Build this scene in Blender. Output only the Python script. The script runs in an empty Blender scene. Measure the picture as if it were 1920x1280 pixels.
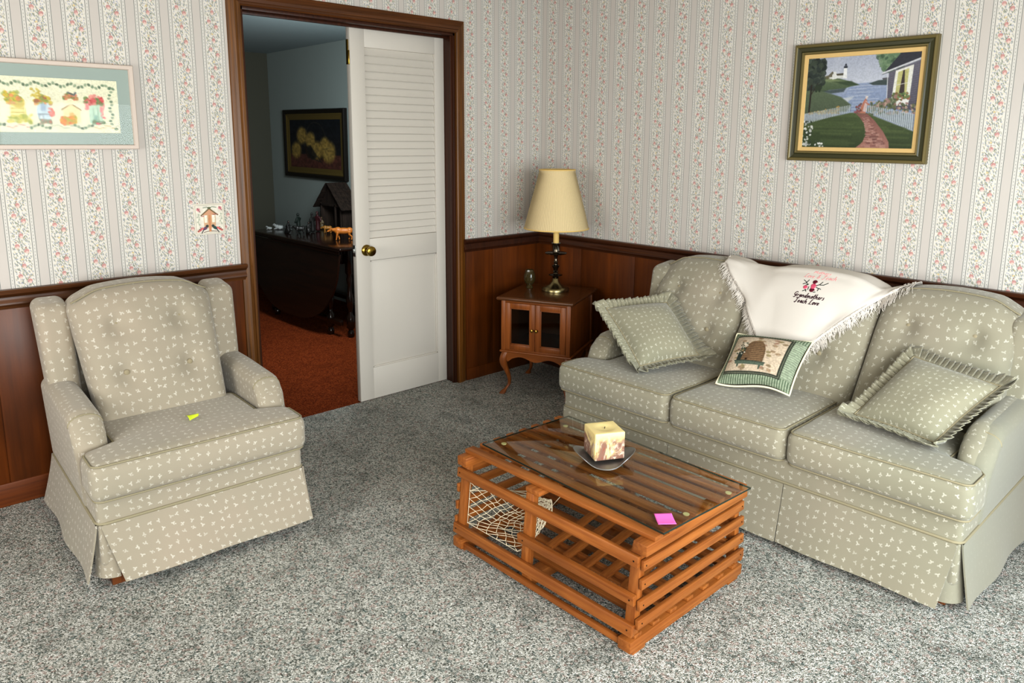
import bpy, bmesh, math, random
import numpy as np
from mathutils import Vector, Matrix
R = math.radians
PI = math.pi
random.seed(7)
C = bpy.context.scene.collection
sc = bpy.context.scene

# ------------------------------------------------------------------ colour
def lin(c):
    return tuple((x/12.92 if x <= .04045 else ((x+.055)/1.055)**2.4) for x in c)
def rgb(r, g, b):
    return lin((r/255, g/255, b/255)) + (1.0,)

# ------------------------------------------------------------------ node helper
class S:
    """a shader value with arithmetic"""
    def __init__(s, nt, sock): s.nt, s.k = nt, sock
    def _m(s, op, *a):
        n = s.nt.nodes.new('ShaderNodeMath'); n.operation = op
        for i, v in enumerate((s,)+a):
            if isinstance(v, S): s.nt.links.new(v.k, n.inputs[i])
            else: n.inputs[i].default_value = float(v)
        return S(s.nt, n.outputs[0])
    def __add__(s, o): return s._m('ADD', o)
    def __radd__(s, o): return s._m('ADD', o)
    def __sub__(s, o): return s._m('SUBTRACT', o)
    def __rsub__(s, o): return s._m('MULTIPLY', -1.0)._m('ADD', o)
    def __mul__(s, o): return s._m('MULTIPLY', o)
    def __rmul__(s, o): return s._m('MULTIPLY', o)
    def __truediv__(s, o): return s._m('DIVIDE', o)
    def abs(s): return s._m('ABSOLUTE')
    def floor(s): return s._m('FLOOR')
    def frac(s): return s._m('FRACT')
    def sin(s): return s._m('SINE')
    def cos(s): return s._m('COSINE')
    def sqrt(s): return s._m('SQRT')
    def lt(s, o): return s._m('LESS_THAN', o)
    def gt(s, o): return s._m('GREATER_THAN', o)
    def mn(s, o): return s._m('MINIMUM', o)
    def mx(s, o): return s._m('MAXIMUM', o)
    def pow(s, o): return s._m('POWER', o)
    def atan2(s, o): return s._m('ARCTAN2', o)
    def ss(s, a, b):
        n = s.nt.nodes.new('ShaderNodeMapRange'); n.interpolation_type = 'SMOOTHSTEP'
        s.nt.links.new(s.k, n.inputs[0])
        n.inputs[1].default_value = a; n.inputs[2].default_value = b
        return S(s.nt, n.outputs[0])
    def inside(s, a, b):      # 1 below a fading to 0 at b
        return 1.0 - s.ss(a, b)

class Mat:
    def __init__(s, name, rough=.5, spec=.5, metal=0.0):
        m = bpy.data.materials.new(name); m.use_nodes = True
        s.m, s.nt = m, m.node_tree
        s.bsdf = s.nt.nodes['Principled BSDF']
        s.bsdf.inputs['Roughness'].default_value = rough
        s.bsdf.inputs['Specular IOR Level'].default_value = spec
        s.bsdf.inputs['Metallic'].default_value = metal
    def node(s, t): return s.nt.nodes.new(t)
    def link(s, a, b): s.nt.links.new(a.k if isinstance(a, S) else a, b)
    def coord(s, kind='Object'):
        return s.node('ShaderNodeTexCoord').outputs[kind]
    def xyz(s, vec):
        n = s.node('ShaderNodeSeparateXYZ'); s.link(vec, n.inputs[0])
        return [S(s.nt, o) for o in n.outputs]
    def vec(s, x, y, z=0.0):
        n = s.node('ShaderNodeCombineXYZ')
        for i, v in enumerate((x, y, z)):
            if isinstance(v, S): s.link(v, n.inputs[i])
            else: n.inputs[i].default_value = v
        return n.outputs[0]
    def scale(s, vec, sv, off=(0, 0, 0)):
        n = s.node('ShaderNodeMapping'); s.link(vec, n.inputs[0])
        n.inputs['Scale'].default_value = sv; n.inputs['Location'].default_value = off
        return n.outputs[0]
    def noise(s, vec, sc=5.0, det=2.0, rough=.5, dist=0.0, out=0):
        n = s.node('ShaderNodeTexNoise'); s.link(vec, n.inputs['Vector'])
        n.inputs['Scale'].default_value = sc; n.inputs['Detail'].default_value = det
        n.inputs['Roughness'].default_value = rough; n.inputs['Distortion'].default_value = dist
        return S(s.nt, n.outputs[out])
    def voro(s, vec, sc=5.0, rnd=1.0, dim='3D'):
        n = s.node('ShaderNodeTexVoronoi'); n.voronoi_dimensions = dim
        s.link(vec, n.inputs['Vector']); n.inputs['Scale'].default_value = sc
        n.inputs['Randomness'].default_value = rnd
        return n
    def mix(s, f, a, b):
        n = s.node('ShaderNodeMix'); n.data_type = 'RGBA'
        for i, v in ((0, f), (6, a), (7, b)):
            if isinstance(v, S): s.link(v, n.inputs[i])
            elif hasattr(v, 'is_output'): s.link(v, n.inputs[i])
            elif i == 0: n.inputs[0].default_value = v
            else: n.inputs[i].default_value = v
        return n.outputs[2]
    def ramp(s, f, stops):
        n = s.node('ShaderNodeValToRGB'); s.link(f, n.inputs[0])
        e = n.color_ramp.elements
        while len(e) < len(stops): e.new(.5)
        for i, (p, c) in enumerate(stops): e[i].position = p; e[i].color = c
        return n.outputs[0]
    def base(s, c):
        i = s.bsdf.inputs['Base Color']
        if hasattr(c, 'is_output') or isinstance(c, S): s.link(c, i)
        else: i.default_value = c
        return s
    def bump(s, h, strength=.3, dist=.002):
        n = s.node('ShaderNodeBump'); s.link(h, n.inputs['Height'])
        n.inputs['Strength'].default_value = strength; n.inputs['Distance'].default_value = dist
        s.link(n.outputs[0], s.bsdf.inputs['Normal']); return s

# ------------------------------------------------------------------ mesh builder
class MB:
    def __init__(s): s.v, s.f, s.uv = [], [], []
    def add(s, verts, faces, uvs=None):
        o = len(s.v); s.v += [tuple(p) for p in verts]
        for i, f in enumerate(faces):
            s.f.append(tuple(o+k for k in f))
            s.uv.append(uvs[i] if uvs else None)
        return s
    def box(s, lo, hi):
        (a, b, c), (d, e, f) = lo, hi
        vs = [(a,b,c),(d,b,c),(d,e,c),(a,e,c),(a,b,f),(d,b,f),(d,e,f),(a,e,f)]
        return s.add(vs, [(0,3,2,1),(4,5,6,7),(0,1,5,4),(1,2,6,5),(2,3,7,6),(3,0,4,7)])
    def cbox(s, c, d):
        return s.box([c[i]-d[i]/2 for i in range(3)], [c[i]+d[i]/2 for i in range(3)])
    def beam(s, p, q, w, h, up=(0, 0, 1)):
        p, q = Vector(p), Vector(q); d = (q-p).normalized(); u = Vector(up)
        x = d.cross(u).normalized(); u = x.cross(d).normalized()
        vs = []
        for o in (p, q):
            for a, b in ((-1,-1),(1,-1),(1,1),(-1,1)): vs.append(o+x*(a*w/2)+u*(b*h/2))
        return s.add(vs, [(0,1,2,3),(7,6,5,4),(0,4,5,1),(1,5,6,2),(2,6,7,3),(3,7,4,0)])
    def tube(s, pts, r, n=8, closed=False):
        P = [Vector(p) for p in pts]; m = len(P)
        rr = r if isinstance(r, (list, tuple)) else [r]*m
        vs = []; prev = None
        for i in range(m):
            a = P[i-1] if (i or closed) else P[0]
            b = P[(i+1) % m] if (i < m-1 or closed) else P[-1]
            t = (b-a).normalized() if (b-a).length > 1e-9 else Vector((0, 0, 1))
            if prev is None:
                k = Vector((0,0,1)) if abs(t.z) < .9 else Vector((1,0,0))
                x = t.cross(k).normalized()
            else:
                x = prev - t*prev.dot(t)
                x = x.normalized() if x.length > 1e-6 else t.orthogonal().normalized()
            prev = x; y = t.cross(x)
            for j in range(n):
                an = 2*PI*j/n
                vs.append(P[i] + (x*math.cos(an)+y*math.sin(an))*rr[i])
        fs = []
        for i in range(m if closed else m-1):
            i2 = (i+1) % m
            for j in range(n):
                k = (j+1) % n
                fs.append((i*n+j, i*n+k, i2*n+k, i2*n+j))
        if not closed:
            fs.append(tuple(range(n-1, -1, -1))); fs.append(tuple((m-1)*n+j for j in range(n)))
        return s.add(vs, fs)
    def lathe(s, prof, n=24, c=(0, 0, 0), rfn=None):
        vs = []; fs = []
        for (r, z) in prof:
            for j in range(n):
                a = 2*PI*j/n; k = rfn(a, z) if rfn else 1
                vs.append((c[0]+r*k*math.cos(a), c[1]+r*k*math.sin(a), c[2]+z))
        for i in range(len(prof)-1):
            for j in range(n):
                k = (j+1) % n
                fs.append((i*n+j, i*n+k, (i+1)*n+k, (i+1)*n+j))
        fs.append(tuple(range(n-1, -1, -1))); fs.append(tuple((len(prof)-1)*n+j for j in range(n)))
        return s.add(vs, fs)
    def grid(s, fn, nu, nv, su=1.0, sv=1.0):
        vs = [fn(i/nu, j/nv) for j in range(nv+1) for i in range(nu+1)]
        fs, uv = [], []
        for j in range(nv):
            for i in range(nu):
                a = j*(nu+1)+i
                fs.append((a, a+1, a+nu+2, a+nu+1))
                u0, u1, v0, v1 = i/nu*su, (i+1)/nu*su, j/nv*sv, (j+1)/nv*sv
                uv.append(((u0,v0),(u1,v0),(u1,v1),(u0,v1)))
        return s.add(vs, fs, uv)
    def ball(s, c, r, nu=12, nv=8, rot=None):
        rx, ry, rz = r if isinstance(r, (tuple, list)) else (r, r, r)
        vs = [(0, 0, -rz)]
        for j in range(1, nv):
            t = -PI/2+PI*j/nv
            for i in range(nu):
                a = 2*PI*i/nu
                vs.append((rx*math.cos(t)*math.cos(a), ry*math.cos(t)*math.sin(a), rz*math.sin(t)))
        vs.append((0, 0, rz)); fs = []
        for i in range(nu):
            k = (i+1) % nu
            fs.append((0, 1+k, 1+i)); top = len(vs)-1; o = 1+(nv-2)*nu
            fs.append((top, o+i, o+k))
            for j in range(nv-2):
                fs.append((1+j*nu+i, 1+j*nu+k, 1+(j+1)*nu+k, 1+(j+1)*nu+i))
        M = rot or Matrix.Identity(3)
        return s.add([Vector(c)+M@Vector(p) for p in vs], fs)
    def softbox(s, d, r, fn=None, seg=(10, 10, 4), k=3):
        """rounded box of size d centred on 0, pushed through fn; uv = box projection in metres"""
        h = [x/2 for x in d]; ax = []
        for i in range(3):
            rr = min(r, h[i]*.999)
            c = [-h[i]+rr*j/k for j in range(k)]
            c += [-(h[i]-rr)+2*(h[i]-rr)*j/seg[i] for j in range(seg[i]+1)]
            c += [h[i]-rr+rr*(j+1)/k for j in range(k)]
            ax.append(c)
        def rnd(p):
            q = [max(-(h[i]-min(r,h[i]*.999)), min(h[i]-min(r,h[i]*.999), p[i])) for i in range(3)]
            v = Vector((p[0]-q[0], p[1]-q[1], p[2]-q[2]))
            if v.length < 1e-9: return Vector(p)
            # map the cube corner zone onto a sphere
            return Vector(q)+v.normalized()*max(abs(v.x), abs(v.y), abs(v.z))
        idx = {}; vs = []; fs = []; uvs = []
        def vid(p):
            key = tuple(round(x, 6) for x in p)
            if key not in idx:
                idx[key] = len(vs); t = rnd(p)
                vs.append(fn(t.x, t.y, t.z) if fn else tuple(t))
            return idx[key]
        for a in range(3):
            b, c = (a+1) % 3, (a+2) % 3
            for sg in (-1, 1):
                for i in range(len(ax[b])-1):
                    for j in range(len(ax[c])-1):
                        q = []; u = []
                        for (ii, jj) in ((i,j),(i+1,j),(i+1,j+1),(i,j+1)):
                            p = [0,0,0]; p[a] = sg*h[a]; p[b] = ax[b][ii]; p[c] = ax[c][jj]
                            q.append(vid(p))
                            if a == 2: u.append((p[0]+.013*sg, p[1]+.31))
                            elif a == 0: u.append((p[1]+.07, p[2]+.11*sg))
                            else: u.append((p[0]+.05, p[2]+.23*sg))
                        if sg < 0: q.reverse(); u.reverse()
                        fs.append(tuple(q)); uvs.append(tuple(u))
        return s.add(vs, fs, uvs)
    def xf(s, M, start=0):
        for i in range(start, len(s.v)): s.v[i] = tuple(M @ Vector(s.v[i]))
        return s
    def build(s, name, mat, parent=None, smooth=False, bevel=0.0, angle=40, cols=None):
        me = bpy.data.meshes.new(name)
        me.from_pydata(s.v, [], s.f)
        uvl = me.uv_layers.new(name='UVMap')
        li = 0
        for f, u in zip(s.f, s.uv):
            for q in range(len(f)):
                if u: uvl.data[li].uv = u[q]
                else:
                    p = s.v[f[q]]; uvl.data[li].uv = (p[0]+p[1], p[2])
                li += 1
        if cols is None: cols = getattr(s, 'c', None)
        if cols is not None:
            at = me.color_attributes.new('Col', 'FLOAT_COLOR', 'POINT')
            at.data.foreach_set('color', np.asarray(cols, dtype=np.float32).ravel())
        if bevel > 0:
            bm = bmesh.new(); bm.from_mesh(me)
            bmesh.ops.recalc_face_normals(bm, faces=bm.faces)
            es = [e for e in bm.edges if len(e.link_faces) == 2 and e.calc_face_angle(0) > R(30)]
            bmesh.ops.bevel(bm, geom=es, offset=bevel, segments=2, affect='EDGES', profile=.5, clamp_overlap=True)
            bm.to_mesh(me); bm.free()
        else:
            bm = bmesh.new(); bm.from_mesh(me)
            bmesh.ops.recalc_face_normals(bm, faces=bm.faces); bm.to_mesh(me); bm.free()
        if smooth or bevel > 0:
            me.shade_smooth()
            try: me.set_sharp_from_angle(angle=R(angle))
            except Exception: pass
        if mat: me.materials.append(mat)
        o = bpy.data.objects.new(name, me); C.objects.link(o)
        if parent: o.parent = parent
        return o

def thing(name, label, cat, loc=(0, 0, 0), rot=(0, 0, 0), group=None):
    o = bpy.data.objects.new(name, None); C.objects.link(o)
    o.empty_display_size = .1
    o.location = loc; o.rotation_euler = rot
    o['label'] = label; o['category'] = cat
    if group: o['group'] = group
    return o
def tag(o, label, cat, group=None):
    o['label'] = label; o['category'] = cat
    if group: o['group'] = group
    return o
def struct(o, label=None, cat=None):
    o['kind'] = 'structure'
    if label: o['label'] = label
    if cat: o['category'] = cat
    return o

def sst(a, b, x):
    t = max(0.0, min(1.0, (x-a)/(b-a))); return t*t*(3-2*t)
def lerp(a, b, t): return a+(b-a)*t

# ------------------------------------------------------------------ painted pictures (colour per vertex)
class Canvas:
    """a small painter; x to the right 0..1, y down 0..1; colours 0..255"""
    def __init__(s, w, h, bg):
        s.w, s.h = w, h
        s.a = np.zeros((h, w, 3)); s.a[:] = np.array(bg)/255
        s.X, s.Y = np.meshgrid((np.arange(w)+.5)/w, (np.arange(h)+.5)/h)
        s.asp = w/h; s.rs = np.random.RandomState(3)
    def put(s, m, c, al=1.0):
        m = np.clip(m, 0, 1)[..., None]*al
        c = np.array(c)/255 if not isinstance(c, np.ndarray) else c
        s.a = s.a*(1-m)+c*m
    def aa(s, d, soft=1.0):      # signed distance (in heights) -> coverage
        return np.clip(.5-d*s.h/soft, 0, 1)
    def ell(s, cx, cy, rx, ry, c, al=1, rot=0, soft=1.0):
        x = (s.X-cx)*s.asp; y = s.Y-cy; ca, sa = math.cos(rot), math.sin(rot)
        u = x*ca+y*sa; v = -x*sa+y*ca
        d = (np.sqrt((u/rx)**2+(v/ry)**2)-1)*min(rx, ry)
        s.put(s.aa(d, soft), c, al)
    def poly(s, pts, c, al=1, soft=1.0, c2=None):
        P = [(p[0]*s.asp, p[1]) for p in pts]; X = s.X*s.asp; Y = s.Y
        ins = np.zeros(X.shape, bool); d = np.full(X.shape, 9.0)
        for i in range(len(P)):
            (x0, y0), (x1, y1) = P[i-1], P[i]
            cond = (y0 > Y) != (y1 > Y)
            with np.errstate(divide='ignore', invalid='ignore'):
                xi = (x1-x0)*(Y-y0)/((y1-y0) if y1 != y0 else 1e-9)+x0
            ins ^= cond & (X < xi)
            L = (x1-x0)**2+(y1-y0)**2+1e-12
            t = np.clip(((X-x0)*(x1-x0)+(Y-y0)*(y1-y0))/L, 0, 1)
            d = np.minimum(d, np.hypot(X-x0-t*(x1-x0), Y-y0-t*(y1-y0)))
        m = s.aa(np.where(ins, -d, d), soft)
        if c2 is not None:
            ys = [p[1] for p in pts]; t = np.clip((s.Y-min(ys))/(max(ys)-min(ys)+1e-9), 0, 1)[..., None]
            c = (np.array(c)*(1-t)+np.array(c2)*t)/255
        s.put(m, c, al)
    def line(s, pts, w, c, al=1, soft=1.0):
        X = s.X*s.asp; d = np.full(X.shape, 9.0)
        for (x0, y0), (x1, y1) in zip(pts[:-1], pts[1:]):
            x0 *= s.asp; x1 *= s.asp; L = (x1-x0)**2+(y1-y0)**2+1e-12
            t = np.clip(((X-x0)*(x1-x0)+(s.Y-y0)*(y1-y0))/L, 0, 1)
            d = np.minimum(d, np.hypot(X-x0-t*(x1-x0), s.Y-y0-t*(y1-y0)))
        s.put(s.aa(d-w/2, soft), c, al)
    def vgrad(s, y0, y1, c0, c1):
        t = np.clip((s.Y-y0)/(y1-y0), 0, 1)[..., None]; m = ((s.Y >= y0) & (s.Y < y1)).astype(float)
        s.put(m, (np.array(c0)*(1-t)+np.array(c1)*t)/255)
    def noise(s, k, seed=0):
        r = np.random.RandomState(seed); n = np.zeros((s.h, s.w))
        ky, kx = k, max(2, int(k*s.asp)); g = r.rand(ky+2, kx+2)
        fy = s.Y*ky; fx = s.X*kx; iy = fy.astype(int); ix = fx.astype(int)
        ty = fy-iy; tx = fx-ix; ty = ty*ty*(3-2*ty); tx = tx*tx*(3-2*tx)
        return (g[iy,ix]*(1-tx)*(1-ty)+g[iy,ix+1]*tx*(1-ty)+g[iy+1,ix]*(1-tx)*ty+g[iy+1,ix+1]*tx*ty)
    def grain(s, amt, k=40, seed=1):
        s.a = np.clip(s.a*(1+(s.noise(k, seed)[..., None]-.5)*amt*2), 0, 1)
    def dabs(s, n, box, r, cols, al=.9, mask=None):
        for _ in range(n):
            x = s.rs.uniform(box[0], box[2]); y = s.rs.uniform(box[1], box[3])
            if mask and not mask(x, y): continue
            q = s.rs.uniform(.6, 1.3)
            s.ell(x, y, r*q, r*q*s.rs.uniform(.6, 1.1), cols[s.rs.randint(len(cols))], al, s.rs.uniform(0, 3))
    def cols(s):
        a = np.clip(s.a, 0, 1); l = np.where(a <= .04045, a/12.92, ((a+.055)/1.055)**2.4)
        return np.concatenate([l, np.ones((s.h, s.w, 1))], -1).reshape(-1, 4)

def painted_mat(name, rough=.5, spec=.5):
    m = Mat(name, rough, spec); n = m.node('ShaderNodeVertexColor'); n.layer_name = 'Col'
    return m.base(n.outputs[0]).m
def painted_panel(cv, fn):
    """grid mesh whose vertex (col,row) is at fn(x01,y01)"""
    b = MB(); w, h = cv.w, cv.h
    vs = [fn(i/(w-1), j/(h-1)) for j in range(h) for i in range(w)]
    fs = [(j*w+i, (j+1)*w+i, (j+1)*w+i+1, j*w+i+1) for j in range(h-1) for i in range(w-1)]
    b.add(vs, fs); b.c = cv.cols(); return b
# ================================================================== materials
def wallpaper(name, axis, off):
    m = Mat(name, .75, .2)
    P, LV = .13397, .118
    x, y, z = m.xyz(m.coord('Object'))
    a = (x if axis == 0 else y)
    k = (a - off)/P + .5
    idn = k.floor(); u = k.frac() - .5; au = u.abs()
    v = z/LV + idn*.37; t = v.frac()
    rat = LV/P
    plain = rgb(194, 187, 180); white = rgb(212, 207, 198); bord = rgb(203, 199, 192)
    nz = m.noise(m.coord('Object'), 3.0, 2)
    flor = au.lt(.255)
    col = m.mix(au.lt(.385), plain, bord)
    col = m.mix(flor, col, white)
    ln = ((au-.272).abs().inside(.004, .012)).mx((au-.370).abs().inside(.004, .013))
    col = m.mix(ln*.8, col, rgb(84, 88, 86))
    dv = (v*9.0).frac()-.5; du = (au-.321)
    dots = ((du*du*14000.0 + dv*dv*42.0)).inside(.6, 1.4)
    col = m.mix(dots*.7, col, rgb(96, 100, 96))
    # little scattered blossoms
    vv = m.vec(u, v*rat, 0.0)
    for scl, rnd, r, c, al, seed in ((17.0, .9, .33, rgb(124, 132, 118), .7, 0.0), (13.0, 1.0, .26, rgb(144, 150, 172), .7, 3.7), (11.0, 1.0, .17, rgb(196, 180, 140), .7, 9.1)):
        vv2 = m.vec(u+seed+(v*rat*.35 if seed == 0 else 0.0), v*rat*(.42 if seed == 0 else 1.0)+seed+idn*.71, 0.0)
        vo = m.voro(vv2, scl, rnd, '2D')
        d = S(m.nt, vo.outputs['Distance'])
        msk = d.inside(r*.7, r)*au.inside(.20, .26)*al
        col = m.mix(msk, col, c)
    def ell(cu, ct, ra, rb, rot):
        dx = u - cu; tt = (t - ct + .5); tt = (tt.frac() - .5)*rat
        ca, sa = math.cos(rot), math.sin(rot)
        p = dx*ca + tt*sa; q = tt*ca - dx*sa
        return ((p*p)/(ra*ra) + (q*q)/(rb*rb)).sqrt()
    # stem and leaves
    st = (u - (t*(2*PI)+.6).sin()*.05).abs().inside(.004, .014)
    col = m.mix(st*.45, col, rgb(112, 120, 98))
    for (cu, ct, ra, rb, rot) in ((-.06,.16,.012,.07,.7),(.08,.30,.012,.07,-.7),(-.13,.60,.011,.06,.9),(.10,.70,.012,.06,-.8),(.15,.12,.010,.05,-.5),(-.15,.88,.010,.05,.4),(.02,.55,.011,.06,.3),(.17,.88,.01,.045,.8),(-.18,.33,.01,.045,-.3)):
        col = m.mix(ell(cu,ct,ra,rb,rot).inside(.7, 1.2)*.75, col, rgb(120, 130, 108))
    # tulips
    for (cu, ct, ra, rb, rot) in ((-.105,.40,.060,.062,.6),(.115,.22,.062,.064,-.35),(.015,.735,.052,.068,.1)):
        d = ell(cu, ct, ra, rb, rot)
        col = m.mix(d.inside(.85, 1.15)*.80, col, rgb(190, 132, 128))
        d2 = ell(cu+.010, ct-.05, ra*.72, rb*.70, rot)
        col = m.mix(d2.inside(.6, 1.1)*.9, col, rgb(218, 192, 182))
        d3 = ell(cu-.012, ct+.12, ra*.30, rb*.26, rot)
        col = m.mix(d3.inside(.6, 1.2)*.8, col, rgb(168, 96, 90))
    d = ell(-.02, .95, .035, .03, .3)
    col = m.mix(d.inside(.7, 1.2)*.7, col, rgb(214, 190, 134))
    col = m.mix((nz-.5)*.12+.03, col, rgb(150, 140, 120))
    m.base(col); return m.m

def wood(name, c1, c2, grain=(40, 40, 2.2), rough=.45, spec=.4, c3=None, scl=1.0, boards=None):
    """stretched noise grain; the small component of `grain` is the direction of the fibres"""
    m = Mat(name, rough, spec)
    co = m.coord('Object'); v = m.scale(co, grain)
    n = m.noise(v, 1.0*scl, 5, .62, .6); n2 = m.noise(m.scale(co, tuple(g*4 for g in grain)), 1.0*scl, 3, .6)
    n3 = m.noise(co, 2.3, 2)
    f = n*.75 + n2*.25
    col = m.ramp(f, [(.34, c1), (.66, c2)])
    if c3: col = m.mix(n3.ss(.45, .75)*.55, col, c3)
    m.base(col)
    m.bump(n2, .12, .001); return m.m

def painted(name, c, rough=.4, spec=.4, var=.06):
    m = Mat(name, rough, spec); n = m.noise(m.coord('Object'), 6.0, 3)
    m.base(m.mix(n*var*2, c, tuple(x*.7 for x in c[:3])+(1,))); return m.m
def plainmat(name, c, rough=.5, spec=.5, metal=0.0):
    m = Mat(name, rough, spec, metal); m.base(c); n = m.noise(m.coord('Object'), 30.0, 2)
    m.bump(n, .03, .001); return m.m

def upholstery(name, base, sprig, stain, green, sc=1.0, amt=1.0, sheen=.25):
    m = Mat(name, .85, .15)
    uvw = m.coord('UV'); u0, v0, _ = m.xyz(uvw)
    # slight waviness so the rows are not ruled
    wn = m.noise(m.scale(uvw, (9, 9, 1)), 1.0, 1)
    uv = m.vec(u0+(wn-.5)*.01, v0+(wn-.5)*.008, 0.0)
    s_ = 1/(.0315*sc)
    vo = m.voro(uv, s_, .42, '2D')
    pu, pv, _ = m.xyz(vo.outputs['Position'])
    ux, uy, _ = m.xyz(uv)
    dx = (ux-pu)*s_; dy = (uy-pv)*s_
    cr = S(m.nt, vo.outputs['Color']); cx, cy, cz = m.xyz(vo.outputs['Color'])
    th = dy.atan2(dx) + cx*6.28; r = (dx*dx+dy*dy).sqrt()
    pet = (th*3.0).cos()*.075 + .140
    blob = (r-pet).inside(-.07, .06)
    # second little leaf
    ang = cx*6.28
    ex = dx - ang.cos()*.23; ey = dy - ang.sin()*.23
    leaf = (ex*ex+ey*ey).sqrt().inside(.03, .11)
    spr = blob.mx(leaf)*amt
    n1 = m.noise(m.coord('Object'), 2.6, 3); n2 = m.noise(m.coord('Object'), 1.1, 2)
    b = m.mix(n1.ss(.42, .72)*.55, base, stain)
    b = m.mix(n2.ss(.45, .7)*.5, b, green)
    weave = m.noise(m.scale(uvw, (900, 900, 1)), 1.0, 1)
    b = m.mix((weave-.4)*.25, b, tuple(x*.55 for x in base[:3])+(1,))
    m.base(m.mix(spr*(cz*.25+.40), b, sprig))
    m.bsdf.inputs['Sheen Weight'].default_value = sheen
    m.bsdf.inputs['Sheen Roughness'].default_value = .5
    m.bump(weave*.3+spr*.7, .25, .0008); return m.m

def carpet(name, cols, sc=1.0, bump=1.0, fleck=1.0):
    m = Mat(name, .95, .05)
    co = m.coord('Object')
    wob = m.noise(m.scale(co, (60, 60, 60)), 1.0, 2, out=1)
    mp = m.node('ShaderNodeVectorMath'); mp.operation = 'MULTIPLY_ADD'
    m.link(wob, mp.inputs[0]); mp.inputs[1].default_value = (.008,)*3; m.link(co, mp.inputs[2])
    co2 = mp.outputs[0]
    v1 = m.voro(co2, 210*sc, 1.0); v2 = m.voro(co2, 95*sc, 1.0)
    r1, g1, b1 = m.xyz(v1.outputs['Color']); r2, g2, b2 = m.xyz(v2.outputs['Color'])
    n = m.noise(co2, 150*sc, 3, .7)
    big = m.noise(co, 3.0, 3)
    f = r1*.50 + n*.50
    c = m.ramp(f, cols)
    c = m.mix(g2.gt(.86)*.4*fleck, c, rgb(186, 152, 142))
    c = m.mix(b2.gt(.84)*.45*fleck, c, rgb(84, 108, 106))
    bl = m.noise(co, 9.0, 4)
    c = m.mix(((big-.45)*.5+bl.inside(.35, .50)*.22), c, cols[0][1])
    m.base(c)
    d = S(m.nt, v1.outputs['Distance'])
    m.bump(n*.8-d*.6, bump, .012); return m.m

def clear_glass(name, tint, gloss=1.0, rough=.02, f0=1.5):
    m = bpy.data.materials.new(name); m.use_nodes = True; nt = m.node_tree
    nt.nodes.remove(nt.nodes['Principled BSDF'])
    out = nt.nodes['Material Output']
    t = nt.nodes.new('ShaderNodeBsdfTransparent'); t.inputs[0].default_value = tint
    g = nt.nodes.new('ShaderNodeBsdfGlossy'); g.inputs['Roughness'].default_value = rough
    fr = nt.nodes.new('ShaderNodeFresnel'); fr.inputs[0].default_value = f0
    mx = nt.nodes.new('ShaderNodeMixShader')
    ge = nt.nodes.new('ShaderNodeNewGeometry'); iv = nt.nodes.new('ShaderNodeMath'); iv.operation = 'SUBTRACT'; iv.use_clamp = True; iv.inputs[0].default_value = gloss
    nt.links.new(ge.outputs['Backfacing'], iv.inputs[1]); ml = nt.nodes.new('ShaderNodeMath'); ml.operation = 'MULTIPLY'
    nt.links.new(fr.outputs[0], ml.inputs[0]); nt.links.new(iv.outputs[0], ml.inputs[1])
    nt.links.new(ml.outputs[0], mx.inputs[0]); nt.links.new(t.outputs[0], mx.inputs[1]); nt.links.new(g.outputs[0], mx.inputs[2])
    nt.links.new(mx.outputs[0], out.inputs['Surface']); return m

M = {}
M['paper_left'] = wallpaper('wallpaper_left', 1, -2.7199)
M['paper_back'] = wallpaper('wallpaper_back', 0, .097)
M['panel'] = wood('wainscot_wood', rgb(72, 35, 8), rgb(114, 58, 14), (14, 14, .7), .36, .3, rgb(56, 26, 6))
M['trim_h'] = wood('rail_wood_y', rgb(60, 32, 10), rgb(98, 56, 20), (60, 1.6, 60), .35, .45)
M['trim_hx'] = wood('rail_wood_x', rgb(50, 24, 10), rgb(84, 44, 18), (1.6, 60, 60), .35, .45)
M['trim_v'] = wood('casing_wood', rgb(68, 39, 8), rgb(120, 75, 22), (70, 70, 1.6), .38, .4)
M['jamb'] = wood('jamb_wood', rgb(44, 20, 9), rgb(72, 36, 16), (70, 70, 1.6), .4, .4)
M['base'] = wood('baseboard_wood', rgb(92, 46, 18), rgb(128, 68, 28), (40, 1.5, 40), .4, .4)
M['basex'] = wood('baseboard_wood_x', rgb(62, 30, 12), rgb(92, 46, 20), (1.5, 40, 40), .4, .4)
M['nextfar'] = painted('dim_far_wall', rgb(84, 84, 74), .9, .1)  # far end's dimness put into the colour, darker than the room's other walls
M['white'] = painted('white_door_paint', rgb(203, 197, 187), .42, .4, .04)
M['carpet'] = carpet('grey_carpet', [(.22, rgb(66, 70, 64)), (.36, rgb(146, 148, 138)), (.50, rgb(200, 198, 188)), (.68, rgb(236, 234, 226))], 1.2)
M['redcarpet'] = carpet('rust_carpet', [(.25, rgb(88, 36, 14)), (.5, rgb(136, 62, 28)), (.75, rgb(160, 80, 40))], .9, 1.0, 0.0)
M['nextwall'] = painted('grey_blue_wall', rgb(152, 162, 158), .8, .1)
M['nextceil'] = painted('grey_blue_ceiling', rgb(150, 164, 166), .9, .1)
M['ceil'] = painted('ceiling_white', rgb(188, 182, 170), .9, .1)
M['fab'] = upholstery('sage_sprig_chair_fabric', rgb(156, 147, 130), rgb(208, 203, 191), rgb(165, 151, 134), rgb(140, 138, 120))
M['fab2'] = upholstery('sage_sprig_sofa_fabric', rgb(146, 140, 122), rgb(204, 200, 187), rgb(157, 147, 131), rgb(130, 130, 112))
M['fab3'] = upholstery('sage_sprig_pillow_fabric', rgb(144, 140, 120), rgb(202, 199, 184), rgb(146, 138, 118), rgb(134, 135, 116), .85)
M['fabplain'] = upholstery('plain_side_fabric', rgb(140, 136, 120), rgb(158, 154, 138), rgb(144, 134, 112), rgb(130, 132, 118), 1.0, .3)
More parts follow.
